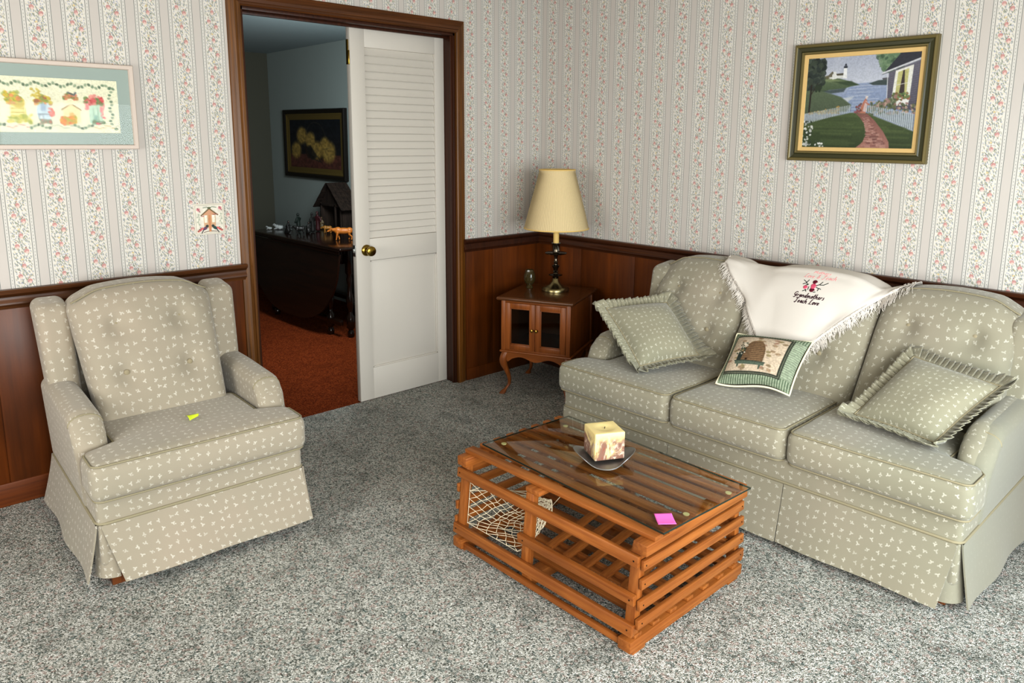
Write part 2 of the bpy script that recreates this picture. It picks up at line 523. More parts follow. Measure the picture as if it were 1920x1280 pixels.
M['pipe'] = plainmat('fabric_piping', rgb(146, 138, 114), .85, .1)
M['pipe_shadow'] = plainmat('fabric_button', rgb(150, 140, 116), .85, .1)  # tufting buttons, in the upholstery's own fabric tone
M['leg'] = wood('leg_wood', rgb(92, 50, 22), rgb(130, 76, 38), (40, 40, 3), .4, .4)
ct = (rgb(124, 68, 24), rgb(168, 106, 50), rgb(100, 52, 18))
M['pine_x'] = wood('pine_x', ct[0], ct[1], (2.5, 60, 60), .42, .35, ct[2])
M['pine_y'] = wood('pine_y', ct[0], ct[1], (60, 2.5, 60), .42, .35, ct[2])
M['pine_z'] = wood('pine_z', ct[0], ct[1], (60, 60, 2.5), .42, .35, ct[2])
M['cab_z'] = wood('cabinet_wood_z', rgb(112, 60, 22), rgb(150, 86, 34), (40, 40, 2.5), .35, .45)
M['cab_x'] = wood('cabinet_wood_x', rgb(112, 60, 22), rgb(150, 86, 34), (2.5, 40, 40), .3, .5)
M['cab_top'] = wood('cabinet_top_wood', rgb(74, 42, 18), rgb(104, 62, 28), (2.0, 34, 34), .22, .55)
M['darkwood'] = wood('black_walnut', rgb(16, 9, 6), rgb(36, 18, 10), (3, 40, 40), .18, .6)
M['darkwood_leaf'] = wood('black_walnut_leaf', rgb(20, 11, 7), rgb(46, 24, 13), (3, 40, 40), .3, .5)
M['oldwood'] = wood('old_stable_wood', rgb(26, 20, 17), rgb(56, 44, 36), (40, 40, 5), .8, .2)
M['glass'] = clear_glass('table_glass', (.90, .93, .905, 1), f0=1.72)
M['pane'] = clear_glass('cabinet_pane', (.62, .62, .60, 1))
M['picglass'] = clear_glass('picture_glass', (.97, .97, .96, 1), gloss=.22)
M['brass'] = plainmat('old_brass', rgb(150, 124, 58), .25, .5, 1.0)
M['lampmetal'] = plainmat('lamp_dark_metal', rgb(96, 88, 76), .22, .5, 1.0)
M['lampbase'] = plainmat('lamp_base_metal', rgb(150, 138, 100), .28, .5, 1.0)
M['pewter'] = plainmat('pewter', rgb(168, 170, 170), .42, .5, 1.0)
M['steel'] = plainmat('steel', rgb(170, 170, 165), .35, .5, 1.0)
M['cream'] = plainmat('cream_sleeve', rgb(222, 190, 120), .6, .3)
M['rope'] = plainmat('net_cord', rgb(224, 212, 186), .9, .1)
M['pink'] = plainmat('pink_paper', rgb(240, 120, 196), .8, .1)
M['lime'] = plainmat('lime_paper', rgb(206, 222, 62), .8, .1)
M['ink'] = plainmat('ink', rgb(70, 80, 20), .8, .1)
M['throw'] = plainmat('white_knit', rgb(212, 205, 196), .95, .05)
M['gold'] = plainmat('gold_leaf', rgb(176, 146, 92), .45, .4, .35)
M['oliveframe'] = plainmat('olive_frame', rgb(58, 56, 30), .4, .4)
M['oliveframe2'] = plainmat('olive_frame_light', rgb(112, 100, 62), .4, .4, .2)
M['linen'] = plainmat('linen_liner', rgb(206, 176, 122), .8, .1)
M['pinkframe'] = plainmat('pale_pink_frame', rgb(200, 186, 174), .5, .3)
M['mat_green'] = painted('sage_mat', rgb(160, 172, 166), .8, .1)
M['blackframe'] = plainmat('black_frame', rgb(24, 20, 16), .35, .4)
M['dullgold'] = plainmat('dull_gold', rgb(108, 92, 48), .45, .4, .3)
M['soot'] = plainmat('wick', rgb(30, 24, 18), .9, .1)
M['thread_red'] = plainmat('thread_maroon', rgb(98, 30, 44), .9, .1)
M['thread_pink'] = plainmat('thread_pink', rgb(222, 150, 150), .9, .1)
M['thread_rose'] = plainmat('thread_rose', rgb(206, 92, 116), .9, .1)
M['thread_dark'] = plainmat('thread_dark_green', rgb(34, 46, 38), .9, .1)
M['thread_plum'] = plainmat('thread_plum', rgb(60, 32, 42), .9, .1)
M['amber'] = plainmat('smoky_amber_glass', rgb(78, 66, 36), .08, .7)
M['amber'].node_tree.nodes['Principled BSDF'].inputs['Transmission Weight'].default_value = .35
M['art'] = painted_mat('painted_surface', .5, .3)
M['artcloth'] = painted_mat('woven_picture_cloth', .9, .1)
# lamp shade: pleated, lets some light through
def _shade():
    m = Mat('pleated_shade', .8, .15); x, y, z = m.xyz(m.coord('Object'))
    a = y.atan2(x); p = (a*110.0).sin()
    m.base(m.mix(p*.18+.18, rgb(214, 195, 154), rgb(184, 164, 124)))
    m.bsdf.inputs['Transmission Weight'].default_value = 0.0
    m.bump(p, .35, .002); return m.m
M['shade'] = _shade()
def _candle():
    m = Mat('marbled_wax', .45, .4)
    co = m.coord('Object'); x, y, z = m.xyz(co)
    n = m.noise(m.scale(co, (14, 14, 9)), 1.0, 4, .55, 1.2); n2 = m.noise(m.scale(co, (30, 30, 18)), 1.0, 3, .6, 2.0)
    low = z.inside(.058, .090)
    cream = rgb(232, 212, 152)
    c = m.mix((n.ss(.36, .50))*low, cream, rgb(134, 100, 84))
    c = m.mix((n2.ss(.52, .66))*low*.8, c, rgb(214, 196, 176))
    c = m.mix((n2.inside(.30, .38))*low*.9, c, rgb(156, 66, 40))
    m.base(c); m.bsdf.inputs['Subsurface Weight'].default_value = .15
    m.bsdf.inputs['Subsurface Radius'].default_value = (.02, .012, .006)
    return m.m
M['wax'] = _candle()
# ================================================================== room
ZR = .8717; CEIL = 2.38; CEIL2 = 2.27; WT = .13
OY0, OY1, OZ = -1.925, -.690, 2.035       # door opening in the left wall
RX, RY = 4.35, -4.9                        # extents of the sitting room
# floors
b = MB(); b.add([(0,RY,0),(RX,RY,0),(RX,0,0),(0,0,0)], [(0,1,2,3)])
b.add([(-.088,OY0,0),(0,OY0,0),(0,OY1,0),(-.088,OY1,0)], [(0,1,2,3)])
struct(b.build('floor', M['carpet']))
b = MB(); b.add([(-4.2,-3.4,0),(-.088,-3.4,0),(-.088,.0,0),(-4.2,.0,0)], [(0,1,2,3)])
struct(b.build('floor_next_room', M['redcarpet']))
# walls
b = MB()
b.box((-WT, RY, 0), (0, OY0, CEIL)); b.box((-WT, OY1, 0), (0, 0, CEIL)); b.box((-WT, OY0, OZ), (0, OY1, CEIL))
struct(b.build('wall_left', M['paper_left']))
b = MB(); b.box((-WT, 0, 0), (RX, .12, CEIL)); struct(b.build('wall_back', M['paper_back']))
b = MB(); b.box((-WT, RY-.1, CEIL), (RX, .1, CEIL+.1)); struct(b.build('ceiling', M['ceil']))
b = MB(); b.box((-4.2, 0, 0), (-WT, .12, CEIL)); struct(b.build('wall_next_room_back', M['nextwall']))
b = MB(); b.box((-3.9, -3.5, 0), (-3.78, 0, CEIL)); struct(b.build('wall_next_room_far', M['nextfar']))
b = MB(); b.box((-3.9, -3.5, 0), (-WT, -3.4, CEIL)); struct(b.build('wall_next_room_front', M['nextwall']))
b = MB(); b.box((-3.9, -3.5, CEIL2), (-WT, .1, CEIL2+.1)); struct(b.build('ceiling_next_room', M['nextceil']))
b = MB(); b.box((-WT-.006, -3.4, 0), (-WT, OY0-.06, CEIL)); b.box((-WT-.006, OY1+.06, 0), (-WT, 0, CEIL)); b.box((-WT-.006, OY0-.06, OZ+.06), (-WT, OY1+.06, CEIL))
struct(b.build('wall_next_room_door', M['nextwall']))

n_trim = [0]
def trim(b, mat, bevel=.003, base=None, smooth=True):
    if base: nm = base
    else:
        n_trim[0] += 1; nm = 'trim_%d' % n_trim[0]
    return struct(b.build(nm, mat, None, smooth, bevel))
# wainscot: wide boards with a thin groove between
def wains(y0, y1, grooves):
    b = MB(); e = [y0]+grooves+[y1]
    for a, c in zip(e[:-1], e[1:]): b.box((0, a+.0015, .06), (.010, c-.0015, .80))
    b.box((0, y0, .06), (.004, y1, .80)); return b
trim(wains(RY, OY0-.062, [-4.2, -3.79, -3.38, -2.985, -2.575, -2.17]), M['panel'], .001)
trim(wains(OY1+.066, 0, [-.41]), M['panel'], .001)
b = MB(); e = [0, .38, .79, 1.2, 1.61, 2.02, 2.43, 2.84, 3.25, 3.66, 4.07, RX]
for a, c in zip(e[:-1], e[1:]): b.box((a+.0015, -.010, .09), (c-.0015, 0, .80))
b.box((0, -.004, .09), (RX, 0, .80)); trim(b, M['panel'], .001)
# chair rail: a moulded profile pushed along the wall
RAILP = [(0,.795),(.012,.795),(.014,.806),(.020,.812),(.020,.822),(.015,.828),(.015,.842),(.024,.850),(.034,.856),(.036,.866),(.032,.8717),(0,.8717)]
def rail(axis, a, c, mat):
    b = MB(); n = len(RAILP)
    for q in (a, c):
        for d, z in RAILP: b.v.append((d, q, z) if axis == 1 else (q, -d, z))
    fs = [(i, (i+1) % n, n+(i+1) % n, n+i) for i in range(n)]+[tuple(range(n))[::-1], tuple(range(n, 2*n))]
    vs = b.v; b.v = []; b.add(vs, fs); return b
trim(rail(1, RY, OY0-.045, M['trim_h']), M['trim_h'], 0)
trim(rail(1, OY1+.05, 0, M['trim_h']), M['jamb'], 0)
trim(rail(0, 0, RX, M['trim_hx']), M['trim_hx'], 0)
# baseboards
def bb(lo, hi): return MB().box(lo, hi)
trim(bb((0, RY, 0), (.016, OY0-.062, .096)), M['base'], .004, 'baseboard_left')
trim(bb((0, OY1+.066, 0), (.016, 0, .075)), M['panel'], .004, 'baseboard_left')
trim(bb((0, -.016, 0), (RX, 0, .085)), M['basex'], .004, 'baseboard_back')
# door casing: three moulded boards
CASP = [(0,0),(0,.016),(.006,.021),(.014,.021),(.018,.017),(.030,.019),(.042,.016),(.050,.012),(.060,.010),(.062,.0)]
def casing(kind):
    b = MB(); n = len(CASP)
    if kind == 'top':
        o, w = OZ+.004, OZ+.062
        for yy, sgn in ((OY0, -1), (OY1, 1)):
            for d, t in CASP: b.v.append((t, yy+sgn*d, OZ+d*1.12))
    else:
        yy, sgn = (OY0, -1) if kind == 'left' else (OY1, 1)
        for d, t in CASP: b.v.append((t, yy+sgn*d, 0))
        for d, t in CASP: b.v.append((t, yy+sgn*d, OZ+d*1.12))
    fs = [(i, (i+1) % n, n+(i+1) % n, n+i) for i in range(n)]+[tuple(range(n))[::-1], tuple(range(n, 2*n))]
    vs = b.v; b.v = []; b.add(vs, fs); return b
for k in ('left', 'right'): trim(casing(k), M['trim_v'], 0, None, False)
trim(casing('top'), M['trim_h'], 0, None, False)
# jambs with a stop
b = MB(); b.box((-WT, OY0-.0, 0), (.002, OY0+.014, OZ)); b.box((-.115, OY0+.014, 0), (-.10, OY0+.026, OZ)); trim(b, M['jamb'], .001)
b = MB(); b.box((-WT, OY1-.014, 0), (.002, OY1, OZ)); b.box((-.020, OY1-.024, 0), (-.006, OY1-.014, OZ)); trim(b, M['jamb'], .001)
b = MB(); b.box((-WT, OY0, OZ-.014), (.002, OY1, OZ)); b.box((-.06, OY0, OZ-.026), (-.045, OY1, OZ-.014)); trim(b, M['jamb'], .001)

# ------------------------------------------------------------------ louvred door leaf
dx = -.080; D0, D1 = -1.315, -.706; DZ0, DZ1 = .004, 2.020; TH = .034
b = MB()
def dbox(y0, y1, z0, z1, x0=dx-TH, x1=dx): b.box((x0, y0, z0), (x1, y1, z1))
L0, L1 = -1.228, -.770
dbox(D0, L0, DZ0, DZ1); dbox(L1, D1, DZ0, DZ1)
dbox(L0, L1, 1.922, DZ1); dbox(L0, L1, .797, .917); dbox(L0, L1, DZ0, .186)
door = struct(b.build('door_1', M['white'], None, True, .0012), 'white painted leaf with a louvred upper half, closed in the doorway', 'door')
b = MB()                      # overlapping slats
n = 25; p = (1.922-.917)/n
for i in range(n):
    z = .917+i*p
    b.add([(dx-.005, L0+.002, z+.003),(dx-.005, L1-.001, z+.003),(dx-.021, L1-.001, z+p+.004),(dx-.021, L0+.002, z+p+.004),
           (dx-.013, L0+.002, z-.001),(dx-.013, L1-.001, z-.001),(dx-.029, L1-.001, z+p),(dx-.029, L0+.002, z+p)],
          [(0,1,2,3),(7,6,5,4),(0,4,5,1),(2,6,7,3)])
b.build('louver_panel', M['white'], door)
b = MB(); b.box((dx-.026, L0+.001, .186), (dx-.014, L1-.001, .795))
for (y0, y1, z0, z1) in ((L0+.003, L0+.009, .186, .794),(L1-.007, L1-.001, .186, .794),(L0+.003, L1-.001, .788, .794),(L0+.003, L1-.001, .186, .192)): b.box((dx-.014, y0, z0), (dx-.006, y1, z1))
b.build('lower_panel', M['white'], door, True, .001)
def xlathe(b, prof, n, x, y, z):       # profile turned round the x axis
    k = len(b.v); b.lathe(prof, n); b.xf(Matrix.Translation((x, y, z)) @ Matrix.Rotation(R(90), 4, 'Y'), k); return b
b = MB(); xlathe(b, [(.0, 0),(.031, 0),(.031, .004),(.026, .009),(.013, .012),(.011, .026),(.016, .030),(.025, .036),(.028, .046),(.026, .056),(.018, .060),(0, .0605)], 28, dx, -1.252, .856)
b.build('knob', M['brass'], door, True, 0, 50)
b = MB(); b.box((dx-.030, D0-.0025, .825), (dx-.006, D0, .887)); b.box((dx-.024, D0-.010, .845), (dx-.012, D0, .868)); b.build('latch_plate', M['steel'], door, True, .001)
b = MB(); b.box((dx-.028, D0-.006, 1.83), (dx-.012, D0+.002, 1.955)); b.tube([(dx-.004, D0-.004, 1.83), (dx-.004, D0-.004, 1.90)], .004, 8); b.build('hinge', M['brass'], door, True, .001)

# ------------------------------------------------------------------ switch plate
def switch_art():
    c = Canvas(110, 110, (214, 208, 194))
    c.grain(.05, 12)
    for i in range(4): c.line([(.03+.0*i, .03), (.97, .03), (.97, .97), (.03, .97), (.03, .03)], .02, (190, 184, 168))
    for x, y in ((.13,.17),(.87,.14)):
        c.ell(x, y, .06, .05, (205, 130, 136)); c.ell(x+.03, y+.05, .05, .03, (216, 160, 160)); c.line([(x-.03, y-.05),(x+.06, y+.09)], .018, (96, 84, 76))
    for x in (.12, .88):
        c.line([(x, .32),(x+.03, .45),(x-.01, .58),(x+.03, .70)], .018, (140, 150, 128), .8)
        for k in range(5): c.ell(x+.03*(-1)**k, .34+.08*k, .03, .016, (150, 160, 138), .8, .6*(-1)**k)
    c.line([(.30,.12),(.42,.10),(.5,.14),(.6,.09),(.74,.12)], .03, (122, 134, 116), .8)
    c.poly([(.5,.16),(.76,.36),(.24,.36)], (196, 150, 118)); c.line([(.22,.37),(.5,.15),(.78,.37)], .04, (112, 92, 62))
    c.poly([(.30,.36),(.70,.36),(.70,.80),(.30,.80)], (198, 162, 128))
    c.poly([(.46,.36),(.54,.36),(.54,.92),(.46,.92)], (194, 136, 96)); c.ell(.5, .13, .06, .035, (96, 100, 74))
    c.line([(.24,.40),(.38,.38)], .03, (170, 110, 104)); c.line([(.62,.36),(.76,.34)], .03, (150, 96, 84))
    c.line([(.28,.93),(.46,.90)], .02, (70, 50, 34)); c.line([(.54,.90),(.74,.92)], .02, (70, 50, 34))
    for sx, x0, cc in ((1, .30, (104, 74, 96)), (-1, .70, (44, 76, 72))):
        c.ell(x0+sx*.03, .80, .085, .05, cc, 1, -.5*sx); c.ell(x0+sx*.10, .73, .05, .045, (56, 62, 60)); c.line([(x0-sx*.02,.84),(x0-sx*.09,.95)], .03, (44, 42, 48))
        for k in range(5): c.ell(x0-sx*(.06+.035*k), .80+.022*k, .04, .035, ((202, 96, 96),(208,120,110),(190,80,96))[k % 3])
        for k in range(3): c.ell(x0-sx*(.12+.04*k), .78+.05*k, .026, .014, (70, 96, 74), 1, sx*.6)
    return c
cv = switch_art()
SY0, SY1, SZ0, SZ1 = -2.190, -2.053, 1.021, 1.161
sw = thing('switch_plate', 'square double light switch plate painted with a birdhouse and birds', 'light switch', (0, (SY0+SY1)/2, (SZ0+SZ1)/2))
hw, hh = (SY1-SY0)/2, (SZ1-SZ0)/2
b = MB(); b.box((.0005, -hw, -hh), (.005, hw, hh)); b.build('plate', painted('plate_cream', rgb(216, 208, 194), .5), sw, True, .0025)
painted_panel(cv, lambda x, y: (.0055, -hw*.96+x*hw*1.92, hh*.96-y*hh*1.92)).build('picture_panel', M['art'], sw)
for yy in (-.017, .017):
    b = MB(); b.box((.005, yy-.0065, -.016), (.0070, yy+.0065, .018)); b.box((.0070, yy-.004, -.004), (.014, yy+.004, .007)); b.build('toggle', painted('switch_ivory', rgb(232, 226, 206), .4), sw, True, .0015)
# ================================================================== upholstered armchair and sofa
# local frame: +x is forward, y runs across, z up
def smooth_T(f, f0, f1): return sst(f0, f1, f)

def dimple(px, pz, pts, depth=.030, rad=.042):
    d = 0
    for (bx, bz) in pts:
        r2 = ((px-bx)**2+(pz-bz)**2)/rad**2
        d += depth*math.exp(-r2*1.1) + depth*.25*math.exp(-r2*.16)
    return d

def back_cushion_fn(y0, y1, fb0, zb, ft, zt, th, arch, btns, top_w=0.0, shl=0.0, shr=0.0):
    """returns fn(x,y,z) for a softbox(th, w, h): x depth, y across, z up"""
    yc, hw, h = (y0+y1)/2, (y1-y0)/2, zt-zb
    def fn(x, y, z):
        w = (z+h/2)/h; u = y/hw
        yy = yc + y*(1+top_w*(w-.3))
        zz = zb + w*h + arch*(1-u*u)*sst(.45, 1, w)
        # rounded shoulders
        if u < 0: zz -= shl*sst(.55, 1.0, -u)*sst(.6, 1, w)
        else: zz -= shr*sst(.55, 1.0, u)*sst(.6, 1, w)
        f = lerp(fb0, ft, w)
        front = (x+th/2)/th
        puff = .040*(1-u**4)*(1-(2*w-1)**4)
        xx = f - th + x + th/2 + puff*front
        if front > .5: xx -= dimple(yy, zz, btns)*front
        return (xx, yy, zz)
    return fn

def round_loop(x0, x1, y0, y1, r, n=6, step=.03):
    pts = []
    for (cx, cy, a0) in ((x1-r, y1-r, 0), (x0+r, y1-r, 90), (x0+r, y0+r, 180), (x1-r, y0+r, 270)):
        for k in range(n+1):
            a = R(a0+90*k/n); pts.append((cx+r*math.cos(a), cy+r*math.sin(a)))
    out = []
    for i in range(len(pts)):
        a, b = pts[i], pts[(i+1) % len(pts)]
        m = max(1, int(math.hypot(b[0]-a[0], b[1]-a[1])/step))
        for k in range(m): out.append((lerp(a[0], b[0], k/m), lerp(a[1], b[1], k/m)))
    return out

def seat_cushion(root, y0, y1, tl, tr, fr, bk, zb, zt, farm, fab, inner_l, inner_r, sag=.0):
    """T cushion: y0..y1 at the front; tl/tr: widened past the arm on that side"""
    yc, hy = (y0+y1)/2, (y1-y0)/2; xc, hx = (bk+fr)/2, (fr-bk)/2; zc, hz = (zb+zt)/2, (zt-zb)/2
    def fn(x, y, z):
        X = xc+x; u = y/hy; v = x/hx
        k = smooth_T(X, farm-.03, farm+.015)
        lo = lerp(inner_l, y0, k) if tl else y0
        hi = lerp(inner_r, y1, k) if tr else y1
        Y = lerp(lo, hi, (u+1)/2)
        crown = (1-u**4)*(1-v**4)
        zz = zc+z + (crown*.016 if z > 0 else -.0)
        zz -= sag*math.exp(-((u*1.3)**2+(v*1.3)**2)) if z > 0 else 0
        xx = X + (.012*(1-u**4)*(1-(z/hz)**2) if v > 0 else 0)
        return (xx, Y, zz)
    b = MB(); b.softbox((2*hx, 2*hy, 2*hz), .034, fn, (18, 22, 2), 4)
    o = b.build('seat_cushion', fab, root, True, 0, 180)
    for sg in (1, -1):
        p = MB(); r = .034*.30
        loop = round_loop(-hx+r, hx-r, -hy+r, hy-r, .026)
        z = sg*(hz-.010)
        pts = []
        for (x, y) in loop:
            q = fn(x, y, z); pts.append((q[0], q[1], q[2]+sg*.004))
        p.tube(pts, .0035, 6, True).build('piping', M['pipe'], o, True, 0, 180)
    return o

def skirt_panel(p0, p1, nrm, z0, z1, flare, in0, in1, wav=.004, seed=0, nu=28, nv=8):
    """cloth panel hanging from p0-p1 at z1 down to z0, leaning out along nrm"""
    p0, p1, nr = Vector(p0), Vector(p1), Vector(nrm)
    L = (p1-p0).length; t = (p1-p0).normalized(); rs = random.Random(seed); ph = rs.uniform(0, 6)
    def fn(u, v):
        k = 1-v                               # 0 at the top
        q = p0.lerp(p1, u) + nr*(flare*(k**1.15)) + nr*(wav*math.sin(u*L*16+ph)*k*k)
        q = q + t*((-in0*(1-u) + in1*u)*k)
        return (q.x, q.y, lerp(z0, z1, v) - .006*math.sin(u*PI)*k*0)
    b = MB(); b.grid(fn, nu, nv, L, z1-z0)
    def fi(u, v):
        q = fn(u, v); return (q[0]-nr.x*.005, q[1]-nr.y*.005, q[2])
    b.grid(fi, nu, nv, L, z1-z0)
    # hem
    k = (nu+1)*(nv+1)
    for i in range(nu): b.f.append((i, k+i, k+i+1, i+1)); b.uv.append(None)
    for j in range(nv):
        for c in (0, nu):
            a = j*(nu+1)+c; d = (j+1)*(nu+1)+c
            b.f.append((a, d, k+d, k+a)); b.uv.append(None)
    return b

def upholstered(root, HW, HI, HT, n, fb0, ft, zb, zt, arch, splits_s, splits_b, fr, farm, fback, fab, side, kind, opt):
    """HW outer half width, HI inner half width between arms, HT half width of the T cushions"""
    ZS = .235                                                   # top of the skirt
    # base frame
    b = MB(); b.softbox((fr-.02-fback, 2*HW-.01, .24), .02, lambda x, y, z: (x+(fr-.02+fback)/2, y, z+.205), (8, 16, 3), 2)
    b.build('base_frame', fab, root, True, 0, 180)
    # welt at the top of the skirt
    b = MB(); b.tube([(x, y, ZS+.003) for x, y in round_loop(fback, fr-.018, -HW+.003, HW-.003, .03)], .005, 6, True)
    b.build('piping', M['pipe'], root, True, 0, 180)
    # arms
    for s in (-1, 1):
        th = HW-HI
        def fa(x, y, z, s=s):
            w = (z+.17)/.34                    # height 0..1 : .22 .. .56
            u = (x+.5*(farm-fback))/(farm-fback)      # 0 back 1 front
            yy = s*(HI+th/2) + y*(.92+.16*w) + s*.010*w
            zz = .22+.338*w - .050*sst(.80, 1.0, u)*w - .012*sst(.3, .9, u)*w
            xx = fback + u*(farm-fback) - .045*sst(.55, 1.0, w)*sst(.8, 1, u)
            return (xx, yy, zz)
        b = MB(); b.softbox((farm-fback, th+.006, .34), .040, fa, (16, 4, 8), 5)
        a = b.build('arm', side if s*opt.get('plain', 0) > 0 else fab, root, True, 0, 180)
        if s*opt.get('plain', 0) > 0:     # patterned facing on the inside and top of that arm
            def fa2(x, y, z, s=s):
                q = fa(x, y, z, s); return (q[0]+.004, q[1]-s*.013, q[2]+.004)
            b = MB(); b.softbox((farm-fback-.004, th*.72, .34), .034, fa2, (16, 4, 8), 5); b.build('arm_facing', fab, a, True, 0, 180)
        # seam of the front cap
        b = MB(); pts = []
        for k in range(17):
            t = -1+2*k/16
            y = (th+.006)/2*max(-1, min(1, t*1.0)); zc = .17-.0005
            ang = PI/2*t
            yy = ((th+.006)/2-.040)*(1 if t > 0 else -1)*min(1, abs(t)*2) if abs(t) > .0 else 0
            q = fa((farm-fback)*.5-.085, (th+.006)/2*math.sin(ang)*.98, .17-.040*(1-math.cos(ang))*1.0, s)
            pts.append((q[0], q[1], q[2]+.001))
        b.tube(pts, .0028, 6).build('piping', M['pipe'], a, True, 0, 180)
        # piping down the outside front edge of the arm
        b = MB(); pts = []
        for k in range(13):
            q = fa((farm-fback)*.5-.002-.085*(1-k/12), (th+.006)/2-.006, .165-.040*(1-math.cos(PI/2*.9)) - .30*sst(.2, 1, k/12)*(k/12), s); pts.append((q[0]+.001, q[1]+s*.002, q[2]))
        # wings
        def fw(x, y, z, s=s):
            w = (z+.17)/.34; w = w*1.12-.12      # .46 .. .84
            d = x/.13                          # -.5 .. .5
            front = lerp(opt['wf0'], opt['wf1'], w)
            back = lerp(fback+.035, opt['wb1'], w)
            xx = lerp(back, front, d+.5)
            yy = s*(HI+th/2-.004) + y*(1.0+.12*w) + s*.008*w
            zz = .50+(opt['wz']-.50)*w - .010*(d-.0)*w*2
            return (xx, yy, zz)
        b = MB(); b.softbox((.13, th+.012, .34), .032, fw, (4, 4, 10), 5)
        b.build('wing', fab, root, True, 0, 180)
        # outside back corner panel below the wing
        b = MB(); b.softbox((.20, th-.01, .32), .02, lambda x, y, z, s=s: (fback+.11+x, s*(HI+th/2)+y, .36+z), (3, 2, 6), 2)
        b.build('side_post', side if s*opt.get('plain', 0) > 0 else fab, root, True, 0, 180)
    # outside back
    b = MB(); b.softbox((.07, 2*HW-.03, opt['wz']-.03-.22), .025,
        lambda x, y, z: (lerp(fback+.035, opt['wb1']+.02, (z+(opt['wz']-.25)/2)/(opt['wz']-.25))+x, y, (opt['wz']-.03+.22)/2+z), (2, 20, 8), 3)
    b.build('outside_back', fab, root, True, 0, 180)
    # back cushions
    eb = splits_b
    for i in range(len(eb)-1):
        y0, y1 = eb[i]+.002, eb[i+1]-.002; w = y1-y0
        bt = [((y0+y1)/2+dy, zz) for dy in opt['bdy'] for zz in opt['bz']]
        shl = opt['sh'] if i == 0 else .022; shr = opt['sh'] if i == len(eb)-2 else .022
        fn = back_cushion_fn(y0, y1, fb0, zb, ft, zt, .15, arch, bt, opt['topw'], shl, shr)
        b = MB(); b.softbox((.15, w, zt-zb), .038, fn, (3, 34, 40), 4)
        o = b.build('back_cushion', fab, root, True, 0, 180)
        for (by, bz) in bt:
            wv = (bz-zb)/(zt-zb); f = lerp(fb0, ft, wv)+.040*(1-(2*(by-(y0+y1)/2)/w)**4)*(1-(2*wv-1)**4)
            c = MB(); c.ball((0, 0, 0), (.006, .011, .011), 12, 8); q = c.build('button', M['pipe_shadow'], o, True, 0, 180); q.location = (f-.0345, by, bz-.0)
        # top welt
        p = MB(); pts = []
        h = zt-zb
        for k in range(-30, 31):
            y = k/30*(w/2-.012); q = fn(.063, y, h/2-.004); pts.append((q[0]+.001, q[1], q[2]+.002))
        p.tube(pts, .003, 6).build('piping', M['pipe'], o, True, 0, 180)
    # seat cushions
    es = splits_s
    for i in range(len(es)-1):
        seat_cushion(root, es[i]+.0015, es[i+1]-.0015, i == 0, i == len(es)-2, fr+.006, fb0-.09, .313, .442, farm, fab, -HI+.004, HI-.004, opt.get('sag', 0))
    # skirt
    zz0 = opt.get('zs', .040); fl = opt['flare']; k = opt['gap']
    fe = fr-.016; be = fback
    if n == 1: fronts = [(-HW, HW)]
    else: fronts = [(-HW, splits_s[1]), (splits_s[1], splits_s[2]), (splits_s[2], HW)]
    for i, (a, c) in enumerate(fronts):
        ia = k if i == 0 else .0; ic = k if i == len(fronts)-1 else .0
        a2 = a+(.012 if i == 0 else .0015); c2 = c-(.012 if i == len(fronts)-1 else .0015)
        skirt_panel((fe, a2, 0), (fe, c2, 0), (1, 0, 0), zz0, ZS, fl[0], -ia if i == 0 else 0, (-ic if opt.get('gapr') is None else -opt['gapr']) if i == len(fronts)-1 else 0, .004, i).build('skirt_panel', fab, root, True, 0, 60)
    for s in (-1, 1):
        mt = side if s*opt.get('plain', 0) > 0 else fab
        skirt_panel((be+.0, s*HW, 0), (fe-.012, s*HW, 0), (0, s, 0), zz0, ZS, fl[1], .030, -.012, .006, 5+s).build('skirt_panel', mt, root, True, 0, 60)
        # liner behind the open corner
        b = MB()
        def fl_(u, v, s=s):
            a = R(90*u); r = .03; kk = 1-v
            x = fe-.05+(.05)*math.cos(a)*1.0 + .012*kk*math.cos(a); y = s*(HW-.05+.05*math.sin(a)*1.0+.014*kk*math.sin(a))
            return (x-.006, y-s*.006, lerp(zz0+.008, ZS, v))
        b.grid(fl_, 10, 5, .15, .2); b.build('skirt_liner', mt, root, True, 0, 180)
    skirt_panel((be, HW, 0), (be, -HW, 0), (-1, 0, 0), zz0, ZS, .03, .0, .0, .004, 9).build('skirt_panel', fab, root, True, 0, 60)
    # feet
    for fx in (fe-.06, be+.06):
        for fy in (-HW+.06, HW-.06):
            b = MB(); b.box((fx-.024, fy-.024, 0), (fx+.024, fy+.024, .09))
            b.build('leg', M['leg'], root, True, .003)

chair = thing('armchair', 'sage green sprig patterned skirted armchair against the left wall', 'armchair', (.5, -2.525, 0), (0, 0, R(-2.6)))
upholstered(chair, .352, .258, .362, 1, .085, -.185, .40, .865, .032, [-.362, .362], [-.245, .228], .450, .298, -.315, M['fab'], M['fab'], 'chair',
    dict(wf0=-.155, wf1=-.225, wb1=-.375, wz=.845, bdy=(-.115, .112), bz=(.755, .590), sh=.026, topw=.16, flare=(.042, .034), gap=.050, gapr=-.018, sag=.006))
sofa = thing('sofa', 'long sage green sprig patterned three seat sofa with skirt by the back wall', 'sofa', (1.982, -.55, 0), (0, 0, R(-90)))
upholstered(sofa, .838, .742, .858, 3, .030, -.270, .40, .862, .030, [-.858, -.243, .258, .858], [-.785, -.283, .283, .772], .452, .292, -.44, M['fab2'], M['fabplain'], 'sofa',
    dict(wf0=-.150, wf1=-.230, wb1=-.40, wz=.835, bdy=(-.115, .115), bz=(.745, .590), sh=.030, topw=.0, flare=(.040, .034), gap=.030, zs=.022, sag=.010, plain=1))
